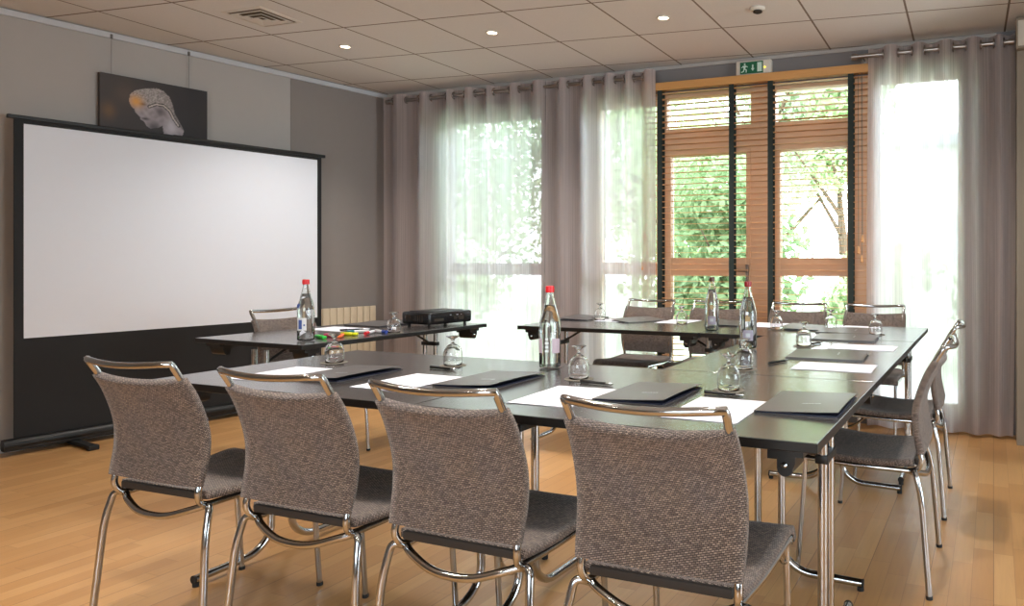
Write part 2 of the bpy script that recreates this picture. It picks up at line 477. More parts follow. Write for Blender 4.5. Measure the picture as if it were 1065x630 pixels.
# screen wall: local x along the wall towards the window wall
LO = V((-5.10, 5.10, 0)); LA = PI/2 - WL
def lw(name, bm, mat, parent=None, smooth=False):
    if parent is None: return obj(name, bm, mat, None, smooth, loc=LO, rz=LA)
    return obj(name, bm, mat, parent, smooth)
lx = lambda Y: -(5.10-Y)/math.cos(WL)
bm = B(); box(bm, -8.4, lx(4.215), 0, T, 0, CZ)
struct(lw('wall_left', bm, M['wall_light']))
bm = B(); box(bm, lx(4.215), .02, -.004, T, 0, CZ)
struct(lw('wall_left', bm, M['wall_taupe']))
bm = B(); box(bm, -8.3, 0, -.022, -.001, CZ-.045, CZ-.008, bev=.003)
struct(lw('trim_1', bm, M['trim']))
bm = B(); box(bm, -8.3, 0, -.016, -.001, 0, .07, bev=.003)
struct(lw('baseboard_left', bm, M['trim']))
bm = B(); box(bm, .335, .5, 4.45, 5.35, 0, CZ); struct(obj('wall_right', bm, M['beige_trim']))
bm = B(); box(bm, .5, 4.2, 4.45, 4.6, 0, CZ); struct(obj('wall_back', bm, M['wall_light']))
SWY = (1.0, 3.9)
bm = B(); box(bm, 4.05, 4.2, -3.1, SWY[0], 0, CZ); box(bm, 4.05, 4.2, SWY[1], 4.45, 0, CZ); box(bm, 4.05, 4.2, SWY[0], SWY[1], 2.3, CZ); box(bm, 4.05, 4.2, SWY[0], SWY[1], 0, .1); struct(obj('wall_right', bm, M['wall_light']))
t = bpy.data.objects.new('window_7', None); COL.objects.link(t); struct(t)  # unseen window added to bring side daylight onto the right floor
bm = B(); box(bm, 4.08, 4.14, SWY[0], SWY[0]+.06, .1, 2.3); box(bm, 4.08, 4.14, SWY[1]-.06, SWY[1], .1, 2.3); box(bm, 4.08, 4.14, SWY[0], SWY[1], .1, .16); box(bm, 4.08, 4.14, SWY[0], SWY[1], 2.24, 2.3); obj('window_frame', bm, M['trim'], t)
bm = B(); box(bm, 4.105, 4.111, SWY[0]+.03, SWY[1]-.03, .13, 2.27); obj('window_pane', bm, M['pane'], t)
bm = B(); box(bm, .135, .33, 4.96, 5.24, 0, CZ-.002, bev=.004); struct(obj('trim_2', bm, M['beige_trim']))
bm = B(); box(bm, .320, .334, 4.46, 4.95, 0, .07, bev=.003); struct(obj('baseboard_right', bm, M['beige_trim']))
bm = B(); box(bm, -6.5, 4.2, -3.15, -3.0, 0, .8); box(bm, -6.5, 4.2, -3.15, -3.0, 2.4, CZ)
for a_, b_ in ((-6.5, -1.6), (1.8, 4.2)): box(bm, a_, b_, -3.15, -3.0, .8, 2.4)
struct(obj('wall_front', bm, M['wall_light']))
for k_, (a_, b_) in enumerate(((-1.6, 1.8),)):
    t = bpy.data.objects.new('window_%d' % (6+k_), None); COL.objects.link(t); struct(t)  # unseen window added behind the camera for frontal daylight fill
    bm = B(); box(bm, a_, b_, -3.1, -3.04, .8, .86); box(bm, a_, b_, -3.1, -3.04, 2.34, 2.4)
    for i_ in range(4): x_ = a_+(b_-a_-.06)*i_/3; box(bm, x_, x_+.06, -3.1, -3.04, .86, 2.34)
    obj('window_frame', bm, M['trim'], t)
    bm = B(); box(bm, a_+.01, b_-.01, -3.075, -3.069, .82, 2.38); obj('window_pane', bm, M['pane'], t)
bm = B(); box(bm, W1[1]+.01, W2[0]-.01, -.014, -.001, 0, .07); box(bm, .0, W1[0]-.01, -.014, -.001, 0, .07); struct(wall_obj('baseboard_back', bm, M['trim']))
bm = B(); box(bm, .02, END-.6, -.012, -.001, CZ-.03, CZ-.004, bev=.002); struct(wall_obj('trim_3', bm, M['wall_light']))

# ---- glazing; y inside the opening
def window(n, x0, x1, bars, mull, mat, HEAD=HEAD2, top=.04):
    """frame with uprights at mull [(a,b)], glass lights between, bars [(z0,z1)]"""
    t = bpy.data.objects.new(n, None); COL.objects.link(t); t.location = WO; t.rotation_euler = (0, 0, EW); struct(t)
    bm = B(); y0, y1 = .06, .13
    box(bm, x0, x1, y0, y1, SILL, SILL+.06, bev=.003); box(bm, x0, x1, y0, y1, HEAD-top, HEAD, bev=.003)
    for a, b in mull: box(bm, a, b, y0-.01, y1+.01, SILL+.001, HEAD-.001, bev=.003)
    for a, b, z0, z1 in bars: box(bm, a, b, y0, y1, z0, z1, bev=.003)
    obj('window_frame', bm, mat, t)
    bm = B(); box(bm, x0+.01, x1-.01, .092, .098, SILL+.03, HEAD-.02); obj('window_pane', bm, M['pane'], t)
    bm = B(); box(bm, x0, x1, T-.02, T+.06, SILL-.03, SILL+.0, bev=.004); obj('window_sill', bm, M['trim'], t)
    return t
window('window_1', W1[0], W1[1], [(W1[0], W1[1], 1.02, 1.12)], [(W1[0], W1[0]+.05), (W1[1]-.03, W1[1])], M['trim'], HEAD)
a, b = sx(-2.985), sx(-2.45)
window('window_2', a, b, [(a, b, 1.03, 1.13)], [(a, a+.03)], M['pine'], HEAD2, .07)
# pair of pine french doors with a transom light above
a, b = sx(-2.449), sx(-.735)
lm, rm = (sx(-1.68), sx(-1.49)), (sx(-.93), b)
t = window('window_3', a, b, [(a, b, 1.98, 2.17)], [(a, sx(-2.36)), (lm[0]-.0, lm[1]+.0), rm], M['pine'])
def sash(x0, x1):
    bm = B(); y0, y1 = .045, .115; w = .035
    box(bm, x0, x0+w, y0, y1, SILL+.06, 1.985, bev=.003); box(bm, x1-w, x1, y0, y1, SILL+.06, 1.985, bev=.003)
    for z0, z1 in ((SILL+.06, SILL+.16), (1.03, 1.165), (1.95, 1.985)): box(bm, x0+w, x1-w, y0, y1, z0, z1, bev=.003)
    return obj('sash', bm, M['pine'], t)
sash(sx(-2.36), lm[0]); sash(lm[1], rm[0])
bm = B(); box(bm, lm[0]-.03, lm[0]-.01, .015, .045, .98, 1.12, bev=.004); box(bm, lm[0]-.13, lm[0]-.01, .0, .018, 1.06, 1.08, bev=.004)
obj('handle', bm, M['steel'], t)
a, b = sx(-.734), sx(-.19)
window('window_4', a, b, [], [(b-.03, b)], M['pine'], HEAD2, .05)

# ------------------------------------------------------------------ curtain rods and curtains
RZ, RD = 2.542, -.138      # rod height, distance in front of the wall
def rod(x0, x1, label):
    t = thing('curtain_rod', label, 'curtain rod', WO, EW, 'steel curtain rods along the window wall')
    bm = B(); tube(bm, [(x0, RD, RZ), (x1, RD, RZ)], .0145, 14); obj('pole', bm, M['steel'], t, True)
    for x, s in ((x0, -1), (x1, 1)):
        bm = B(); tube(bm, [(x, RD, RZ), (x+s*.008, RD, RZ), (x+s*.008, RD, RZ), (x+s*.035, RD, RZ)], [.021, .021, .021, .018], 14); obj('finial', bm, M['steel'], t, True)
    n = 3 if x1-x0 > 1.5 else 2
    for i in range(n):
        x = x0+.035+(x1-x0-.07)*i/(n-1)
        bm = B(); tube(bm, [(x, -.001, RZ), (x, RD, RZ)], .008, 10); tube(bm, [(x, -.001, RZ), (x, -.008, RZ)], .024, 14); obj('bracket', bm, M['steel'], t, True)
    return t
rod(.17, sx(-2.445), 'long brushed steel curtain rod above the wide sheers beside the screen')
rod(sx(-.87), sx(.085), 'short brushed steel curtain rod above the single sheer near the right corner')

def curtain(edges, label, zb=.02, seed=1):
    rnd = random.Random(seed)
    t = thing('sheer_curtain', label, 'curtain', WO, EW, 'sheer eyelet curtains along the window wall')
    ph = [.6+.5*rnd.random() for _ in edges]
    top = RZ+.05; per = 12; pts = []; s = 0; last = None
    for i in range(len(edges)-1):
        for k in range(per + (1 if i == len(edges)-2 else 0)):
            f = k/per; x = edges[i]*(1-f)+edges[i+1]*f
            sg = -1 if i % 2 else 1
            y = sg*.045*min(1., (edges[i+1]-edges[i])/.09)*math.sin(PI*f)
            if last: s += math.hypot(x-last[0], y-last[1])
            last = (x, y); pts.append((x, y, s, ph[i]))
    def P(p, z, off=0.):
        x, y, s, h = p; fall = (top-z)/(top-zb)
        return (x+fall*.03*math.sin(4.1*x+seed*2+fall*1.2), RD+off+y*(1-.25*fall*h)-.008*fall*math.sin(9*x+fall*3+seed), z)
    def cloth(nm, z0, z1, nz, off):
        bm = B(); uvl = bm.loops.layers.uv.new('UVMap')
        G = [[bm.verts.new(P(p, z0+(z1-z0)*j/nz, off)) for j in range(nz+1)] for p in pts]
        for i in range(len(pts)-1):
            for j in range(nz):
                f = bm.faces.new((G[i][j], G[i+1][j], G[i+1][j+1], G[i][j+1]))
                zz = (z0+(z1-z0)*j/nz, z0+(z1-z0)*(j+1)/nz)
                for l, q in zip(f.loops, ((pts[i][2], zz[0]), (pts[i+1][2], zz[0]), (pts[i+1][2], zz[1]), (pts[i][2], zz[1]))): l[uvl].uv = q
        return obj(nm, bm, M['sheer'], t, 'all')
    cloth('voile', zb, top, 26, 0)
    cloth('heading', top-.12, top-.002, 2, -.003)
    cloth('hem', zb+.002, zb+.11, 2, -.003)
    for e in edges[1:-1]:
        bm = B(); ring = [(e+.0, RD+.027*math.cos(a*2*PI/16), RZ+.027*math.sin(a*2*PI/16)) for a in range(17)]
        tube(bm, ring, .006, 6, caps=False); obj('eyelet', bm, M['steel'], t, 'all')
    return t

pxs = [-5.05, -4.94, -4.79, -4.65, -4.52, -4.36, -4.28, -4.17, -4.06, -3.95, -3.87, -3.72, -3.62, -3.50, -3.38]
curtain([sx(x*.990) for x in pxs], 'sheer mauve-white eyelet curtain hanging in the corner behind the projector table', seed=1)
pxs = [-3.37, -3.25, -3.16, -3.03, -2.93, -2.84, -2.74, -2.66, -2.58, -2.50, -2.40]
curtain([sx(x*.990) for x in pxs], 'sheer pale eyelet curtain ending beside the wooden blinds, foliage glowing behind', seed=5)
pxs = [-.80, -.70, -.60, -.51, -.43, -.34, -.25, -.17, -.08, .00, .06, .125]
curtain([sx(x*.990) for x in pxs], 'sheer white eyelet curtain hanging in the bright right corner behind two chairs', seed=3)

# ------------------------------------------------------------------ wooden venetian blinds
def blind(x0, x1, tapes, label, cords):
    t = thing('venetian_blind', label, 'blind', WO, EW, 'wooden venetian blinds on the french doors')
    bm = B(); box(bm, x0-.004, x1+.004, -.085, -.022, 2.445, 2.505, bev=.004); obj('valance', bm, M['valance'], t)
    bm = B(); z = 2.42; k = 0
    while z > .30:
        dz = .0
        c = [(x0, -.075, z+dz), (x1, -.075, z+dz), (x1, -.027, z-dz), (x0, -.027, z-dz)]
        lo = [bm.verts.new(p) for p in c]; hi = [bm.verts.new((p[0], p[1], p[2]+.0028)) for p in c]
        bm.faces.new(lo[::-1]); bm.faces.new(hi)
        for i in range(4): bm.faces.new((lo[i], lo[(i+1) % 4], hi[(i+1) % 4], hi[i]))
        z -= .0435; k += 1
    s = obj('slats', bm, M['slat'], t)
    bm = B(); box(bm, x0, x1, -.075, -.027, .255, .275, bev=.004); obj('bottom_rail', bm, M['slat'], t)
    for a in tapes:
        bm = B(); box(bm, a-.02, a+.02, -.0785, -.0772, .26, 2.45); box(bm, a-.02, a+.02, -.0248, -.0236, .26, 2.45); obj('ladder_tape', bm, M['tape'], t)
    for cx, cz in cords:
        bm = B(); tube(bm, [(cx, -.093, 2.44), (cx+.004, -.093, cz+.05)], .0016, 6); c = obj('cord', bm, M['wire'], t)
        bm = B(); lathe(bm, [(0, cz+.052), (.005, cz+.05), (.009, cz+.02), (.011, cz+.004), (.006, cz-.002), (0, cz-.002)], 12, center=(cx+.004, -.093)); obj('tassel', bm, M['slat'], c, True)
    return t
blind(sx(-2.50), sx(-1.655), [sx(-2.365), sx(-1.79)], 'wooden slat blind on the french door beside the pale sheer, dark tapes', [(sx(-2.485), 1.30), (sx(-2.47), 1.17), (sx(-2.505), 1.07)])
blind(sx(-1.65), sx(-.772), [sx(-1.495), sx(-.92)], 'wooden slat blind nearest the bright right corner, two dark tapes', [(sx(-.868), 1.19), (sx(-.84), 1.27), (sx(-.845), 1.13)])

# ------------------------------------------------------------------ exit sign
t = thing('exit_sign', 'green and white emergency exit sign mounted above the wooden blinds', 'exit sign', WO + V((math.cos(EW)*sx(-1.63), math.sin(EW)*sx(-1.63)+0, 2.56)), EW)
bm = B(); box(bm, -.135, .135, -.055, -.001, -.055, .055, bev=.012, segs=3); obj('housing', bm, M['fixture'], t, True)
bm = B(); box(bm, -.10, .075, -.058, -.054, -.043, .043); pan = obj('panel', bm, M['sign_green'], t)
y0, y1 = -.0595, -.058
def pol(pts):
    a = [bm.verts.new((x, y0, z)) for x, z in pts]; b = [bm.verts.new((x, y1, z)) for x, z in pts]; n = len(pts)
    bm.faces.new(a); bm.faces.new(b[::-1])
    for i in range(n): bm.faces.new((a[i], a[(i+1) % n], b[(i+1) % n], b[i]))
bm = B(); pol([(.032, -.034), (.066, -.034), (.066, .034), (.032, .034)]); obj('door_symbol', bm, M['sign_white'], pan)
bm = B()
pol([(-.008, .020), (.002, .020), (.002, -.006), (.010, -.006), (-.003, -.026), (-.016, -.006), (-.008, -.006)]); obj('arrow_symbol', bm, M['sign_white'], pan)
bm = B()
pol([(-.064+.007*math.cos(a*PI/4), .028+.007*math.sin(a*PI/4)) for a in range(8)])   # running figure
pol([(-.078, .016), (-.056, .020), (-.052, .012), (-.062, -.006), (-.072, -.004)])
pol([(-.056, .018), (-.040, .008), (-.042, .003), (-.058, .010)])
pol([(-.078, .016), (-.090, .004), (-.086, .001), (-.074, .010)])
pol([(-.062, -.004), (-.048, -.014), (-.050, -.034), (-.056, -.034), (-.055, -.018), (-.068, -.010)])
pol([(-.072, -.004), (-.076, -.022), (-.092, -.028), (-.090, -.033), (-.070, -.027), (-.065, -.006)])
obj('running_figure', bm, M['sign_white'], pan)
bm = B(); lathe(bm, [(0, -.006), (.006, -.004), (.008, 0), (.006, .004), (0, .006)], 12)
bmesh.ops.transform(bm, matrix=Matrix.Translation((.088, -.058, -.005)), verts=bm.verts); obj('indicator_glint', bm, M['glint'], t, True)  # glowing bead standing in for a yellow reflection on the sign

# ------------------------------------------------------------------ ceiling fixtures
def downlight(x, y, label, energy, on_view=True):
    t = thing('downlight', label, 'ceiling light', (x, y, CZ), 0, 'recessed warm downlights')
    bm = B(); lathe(bm, [(.030, -.001), (.044, -.001), (.044, -.004), (.040, -.008), (.032, -.007), (.030, -.004)], 24, close=True); obj('bezel', bm, M['fixture'], t, True)
    bm = B(); lathe(bm, [(0, -.0035), (.0295, -.0035), (.0295, -.002), (0, -.002)], 24); obj('bulb', bm, M['lamp_glow'], t, True)
    L = bpy.data.lights.new('spot', 'SPOT'); L.energy = energy; L.color = (1., .94, .87); L.spot_size = math.radians(128); L.spot_blend = .8; L.shadow_soft_size = .06
    lo = bpy.data.objects.new('spot', L); COL.objects.link(lo); lo.parent = t; lo.location = (0, 0, -.012)
    return t
EN = 112
rows = [(-4.212, 3.836, 'lit ceiling downlight closest to the screen wall', EN),
        (-3.057, 3.969, 'lit ceiling downlight above the wide sheer curtains', EN),
        (-1.888, 4.128, 'lit ceiling downlight nearest the green exit sign', EN)]
for x, y, l, e in rows: downlight(x, y, l, e)
bounce = [(-2.99, 1.35), (-1.82, 1.5), (-.66, 1.62), (-.70, 4.02), (-2.4, -1.0), (-.6, -.9), (1.5, -1.1)]
for i, (x, y) in enumerate(bounce):
    downlight(x, y, 'lit ceiling downlight over the chairs and tables, outside the picture', EN)
t = thing('smoke_detector', 'small round detector on the ceiling between the lit downlight and exit sign', 'smoke detector', (-1.297, 4.183, CZ))
bm = B(); lathe(bm, [(0, -.001), (.045, -.001), (.045, -.010), (.036, -.020), (.0, -.020)], 24); base = obj('base', bm, M['fixture'], t, True)
bm = B(); lathe(bm, [(.026, -.0195), (.028, -.028), (.016, -.034), (0, -.034)], 20); obj('sensor', bm, M['dark_slot'], t, True)
t = thing('ceiling_vent', 'square ivory air diffuser in the ceiling above the screen', 'ceiling vent', (-4.18, 3.18, CZ), math.radians(4))
bm = B()
for k, (o_, i_, zo, zi) in enumerate(((.155, .135, -.003, -.006), (.118, .092, -.010, -.004), (.080, .056, -.016, -.008), (.044, .020, -.020, -.012))):
    a = [bm.verts.new((sx_*o_, sy_*o_, zo)) for sx_, sy_ in ((-1, -1), (1, -1), (1, 1), (-1, 1))]
    b = [bm.verts.new((sx_*i_, sy_*i_, zi)) for sx_, sy_ in ((-1, -1), (1, -1), (1, 1), (-1, 1))]
    c = [bm.verts.new((v.co.x, v.co.y, v.co.z+.003)) for v in a]; d = [bm.verts.new((v.co.x, v.co.y, v.co.z+.003)) for v in b]
    for i in range(4):
        j = (i+1) % 4
        bm.faces.new((a[i], a[j], b[j], b[i])); bm.faces.new((c[i], d[i], d[j], c[j])); bm.faces.new((a[i], c[i], c[j], a[j])); bm.faces.new((b[i], b[j], d[j], d[i]))
obj('louvre', bm, M['fixture'], t)
bm = B(); box(bm, -.14, .14, -.14, .14, -.0018, -.0008); obj('duct_shade', bm, M['duct_shade'], t)  # flat panel; the dimness inside the vent is put into its brown
t = thing('wall_speaker', 'small beige box mounted high on the right corner pilaster', 'speaker', (.165, 4.955, 2.53))
bm = B(); box(bm, -.035, .035, -.07, 0, -.09, .09, bev=.006); obj('case', bm, M['beige_trim'], t, True)
bm = B(); box(bm, -.025, .025, -.0725, -.069, -.078, .078, bev=.002); obj('grille', bm, M['fixture'], t)

# ------------------------------------------------------------------ radiator, picture and its wires
t = thing('radiator', 'cream panelled radiator low on the taupe wall behind the projector', 'radiator', LO, LA)
x0, x1 = lx(4.38), -.16
bm = B(); n = 9; w = (x1-x0)/n
for i in range(n): box(bm, x0+i*w+.003, x0+(i+1)*w-.003, -.075, -.055, .13, .745, bev=.004)
obj('front_panel', bm, M['radiator'], t, True)
bm = B(); box(bm, x0, x1, -.055, -.03, .14, .73, bev=.006); obj('back_panel', bm, M['radiator'], t)
bm = B(); box(bm, x0+.1, x0+.14, -.03, -.003, .2, .7); box(bm, x1-.14, x1-.1, -.03, -.003, .2, .7); obj('bracket', bm, M['radiator'], t)
bm = B(); tube(bm, fillet([(x0-.03, -.055, .0), (x0-.03, -.055, .2), (x0+.01, -.045, .2)], .02), .008, 10); obj('pipe', bm, M['radiator'], t, True)

# canvas print of a pale carved head looking down
PX0, PX1, PZ0, PZ1 = lx(2.935), lx(3.576), 1.90, 2.366
t = thing('canvas_picture', 'dark canvas picture of a pale carved stone head, hung above the screen', 'picture', LO, LA)
pw = PX1-PX0; ph_ = PZ1-PZ0
def crop(x, y):     # outline digitised on the canvas face -> (u, metres below the top)
    u = (x-40)/880; return u, max(0, (y-(45+(x-40)*.182))/(420-55*u)*.33)
HEAD_O = [crop(*p) for p in ((258, 280), (268, 225), (310, 192), (380, 178), (480, 175), (540, 200), (590, 250), (615, 310), (632, 380), (662, 430), (712, 520), (700, 560), (540, 545), (528, 480), (500, 495), (430, 505), (398, 482), (388, 462), (380, 448), (352, 432), (345, 408), (310, 372), (300, 345), (278, 325))]
HAIR = [crop(*p) for p in ((262, 262), (268, 225), (310, 192), (380, 178), (480, 175), (540, 200), (590, 250), (615, 310), (632, 380), (662, 430), (712, 520), (690, 505), (640, 450), (610, 400), (560, 345), (500, 320), (440, 325), (400, 300), (360, 280), (300, 262))]
STRK = [crop(*p) for p in ((420, 325), (480, 305), (540, 318), (590, 360), (620, 420), (665, 480))]
def inside(P, u, v):
    c = False; n = len(P)
    for i in range(n):
        a, b = P[i], P[(i+1) % n]
        if (a[1] > v) != (b[1] > v) and u < (b[0]-a[0])*(v-a[1])/(b[1]-a[1])+a[0]: c = not c
    return c
def dseg(P, u, v):
    best = 9
    for i in range(len(P)-1):
        ax, ay, bx, by = P[i][0]*.65, P[i][1], P[i+1][0]*.65, P[i+1][1]; px, py = u*.65, v
        L2 = (bx-ax)**2+(by-ay)**2; q = max(0, min(1, ((px-ax)*(bx-ax)+(py-ay)*(by-ay))/L2)); best = min(best, math.hypot(px-ax-q*(bx-ax), py-ay-q*(by-ay)))
    return best
lin = lambda c: tuple(srgb(*c)[:3])
def tone(u, v):
    bgc = V(lin((70, 62, 60))).lerp(V(lin((44, 40, 42))), min(1, u*1.2))
    g = math.exp(-(((u-.07)/.06)**2+((v-.24)/.05)**2)); bgc = bgc.lerp(V(lin((132, 96, 58))), .6*g)
    g = math.exp(-(((u-.22)/.10)**2+((v-.12)/.07)**2)); bgc = bgc.lerp(V(lin((104, 86, 70))), .4*g)
    if not inside(HEAD_O, u, v): return bgc
    nz = noise.noise(V((u*26, v*40, 0)))
    if inside(HAIR, u, v):
        st = .5+.5*noise.noise(V((u*70+v*60, v*150-u*30, 3)))+.25*noise.noise(V((u*30, v*50, 7)))
        c = V(lin((74, 68, 70))).lerp(V(lin((206, 196, 192))), max(0, min(1, st)))
        c = c.lerp(V(lin((84, 78, 80))), .5*max(0, min(1, (u-.52)*5)))
    else:
        c = V(lin((138, 128, 132))).lerp(V(lin((178, 168, 172))), .5+.5*nz)
        g = math.exp(-(((u-.37)/.035)**2+((v-.165)/.010)**2)); c = c.lerp(V(lin((44, 36, 38))), .9*g)
        g = math.exp(-(((u-.395)/.035)**2+((v-.262)/.008)**2)); c = c.lerp(V(lin((52, 42, 46))), .9*g)
        g = math.exp(-(((u-.48)/.06)**2+((v-.31)/.04)**2)); c = c.lerp(V(lin((60, 52, 56))), .8*g)
        g = math.exp(-(((u-.54)/.05)**2+((v-.20)/.035)**2)); c = c.lerp(V(lin((70, 62, 66))), .75*g)
        g = math.exp(-(((u-.64)/.05)**2+((v-.30)/.05)**2)); c = c.lerp(V(lin((208, 202, 210))), .7*g)
    g = math.exp(-(((u-.31)/.065)**2+((v-.155)/.04)**2)); c = c.lerp(V(lin((226, 160, 70))), .9*g)
    d = dseg(STRK, u, v)
    if d < .0045: c = V(lin((196, 184, 178)))
    elif d < .011: c = c*.22
    return c
bm = B(); nu, nv = 170, 120
cl = bm.loops.layers.float_color.new('print')
G = [[bm.verts.new((PX0+pw*i/nu, -.046, PZ1-ph_*j/nv)) for j in range(nv+1)] for i in range(nu+1)]
tn = [[tone(i/nu, ph_*j/nv) for j in range(nv+1)] for i in range(nu+1)]
for i in range(nu):
    for j in range(nv):
        f = bm.faces.new((G[i][j+1], G[i+1][j+1], G[i+1][j], G[i][j]))
        for l, q in zip(f.loops, (tn[i][j+1], tn[i+1][j+1], tn[i+1][j], tn[i][j])): l[cl] = (q[0], q[1], q[2], 1)
obj('print', bm, M['print'], t)
bm = B(); box(bm, PX0, PX1, -.0455, -.015, PZ0, PZ1, bev=.001); obj('stretcher', bm, M['canvas_side'], t)
for Y in (3.005, 3.465):
    bm = B(); tube(bm, [(lx(Y), -.026, PZ1-.03), (lx(Y), -.026, CZ-.03)], .0014, 6); w = obj('hanging_wire', bm, M['wire'], t)
    bm = B(); box(bm, lx(Y)-.006, lx(Y)+.006, -.034, -.0225, CZ-.05, CZ-.02, bev=.002); obj('hook', bm, M['wire'], w)

# ------------------------------------------------------------------ projection screen
SA = PI/2 - math.radians(8)
t = thing('projection_screen', 'large white pull-up projection screen with black border on the floor', 'projection screen', (-5.337, 2.42, 0), SA)
SW = 2.0
bm = B()
x0, x1 = .095, SW-.065
box(bm, x0, x1, -.003, .003, .683, 1.957); obj('white_surface', bm, M['screen_white'], t)
bm = B()
box(bm, .05, x0, -.004, .004, .10, 1.985); box(bm, x1, x1+.035, -.004, .004, .10, 1.985)
box(bm, x0, x1, -.004, .004, .10, .683); box(bm, x0, x1, -.004, .004, 1.957, 1.985)
obj('black_border', bm, M['screen_black'], t)
bm = B(); box(bm, .02, SW+.0, -.014, .014, 1.98, 2.004, bev=.004); obj('top_bar', bm, M['black'], t)
bm = B(); tube(bm, [(0, 0, .065), (SW+.04, 0, .065)], .035, 16); box(bm, 0, SW+.04, -.03, .03, .03, .065, bev=.003); obj('case', bm, M['black'], t, True)
for x in (.34, SW-.3):
    bm = B(); box(bm, x-.025, x+.025, -.26, .08, .008, .03, bev=.006); box(bm, x-.028, x+.028, -.275, -.235, 0, .03, bev=.006); obj('foot', bm, M['rubber'], t)
bm = B(); tube(bm, [(SW/2, .035, .06), (SW/2, .035, 1.99)], .012, 12); obj('support_rod', bm, M['black'], t, True)

# ------------------------------------------------------------------ tables
TZ = .74
def table(w, d, label, loc, rz, legs_along='x'):
    """folding table; w along x, d along y, origin at the floor under its centre; leg frames near both x ends"""
    t = thing('folding_table', label, 'table', loc, rz, 'black folding conference tables')
    bm = B(); box(bm, -w/2, w/2, -d/2, d/2, TZ-.024, TZ, bev=.0025)
    for f in bm.faces: f.material_index = 0 if f.normal.z > .5 and f.calc_center_median().z > TZ-.002 else 1
    obj('tabletop', bm, [M['laminate'], M['edge']], t)
    for s in (-1, 1):
        xe = s*(w/2-.085); xl = s*(w/2-.075)
        prof = [(-.040, 0), (.045, 0), (.045, -.020), (.026, -.020), (.026, -.036)] + [(.019*math.cos(a*PI/8)+.002, -.048-.019*math.sin(a*PI/8)) for a in range(9)] + [(-.017, -.028), (-.040, -.028)]
        for y0, y1 in ((-d/2+.03, -d/2+.14), (d/2-.14, d/2-.03)):
            bm = B()
            A = [bm.verts.new((xe+s*x, y0, TZ-.024+z)) for x, z in prof]; Bv = [bm.verts.new((xe+s*x, y1, TZ-.024+z)) for x, z in prof]
            bm.faces.new(A); bm.faces.new(Bv[::-1]); n = len(prof)
            for i in range(n): bm.faces.new((A[i], A[(i+1) % n], Bv[(i+1) % n], Bv[i]))
            obj('corner_bracket', bm, M['edge'], t, True)
        for q in (-1, 1):
            bm = B(); reach = min(.34, d/2-.06)
            tube(bm, fillet([(xl, q*.045, TZ-.05), (xl, q*.045, .085), (xl, q*.115, .030), (xl, q*reach, .026)], [.06, .06]), .0140, 14)
            leg = obj('leg', bm, M['chrome'], t, True)
            bm = B(); tube(bm, [(xl, q*reach, .026), (xl, q*(reach+.006), .026)], .0150, 12); tube(bm, [(xl, q*(reach-.005), 0), (xl, q*(reach-.005), .014)], .012, 12); obj('foot_cap', bm, M['rubber'], leg, True)
        bm = B(); tube(bm, [(xl, 0, .60), (xl-s*.20, 0, TZ-.03)], .007, 8); box(bm, xl-.018, xl+.018, -.062, .062, .588, .612, bev=.003); obj('brace', bm, M['black'], t, True)
        for q in (-1, 1):
            bm = B(); tube(bm, [(xe, q*(d/2-.036), TZ-.064), (xe, q*(d/2-.026), TZ-.064), (xe, q*(d/2-.020), TZ-.064)], [.006, .008, .004], 12); obj('catch_knob', bm, M['chrome'], t, True)
    return t
cx = lambda a, b: (a+b)/2
table(1.151, .885, 'black table under the papers and wine glass farthest from the right chairs, front row', (cx(-2.672, -1.521), 2.058, 0), 0)
table(1.155, .885, 'front black table with the corner nearest the camera, holding two papers and folders', (cx(-1.517, -.362), 2.058, 0), 0)
table(1.295, .785, 'black table set lengthwise, two chairs tucked along its window side', (cx(-1.147, -.362), cx(2.505, 3.80), 0), PI/2)
table(1.215, .80, 'black table standing before the sheer curtains with open leg frame visible', (cx(-2.745, -1.53), cx(3.81, 4.61), 0), 0)
table(1.158, .80, 'black table in the far corner by the brightest window, two brown chairs behind', (cx(-1.52, -.362), cx(3.81, 4.61), 0), 0)
table(1.33, .81, 'black table in front of the screen, carrying the projector and markers', (-3.446, 3.214, 0), math.radians(90-2))

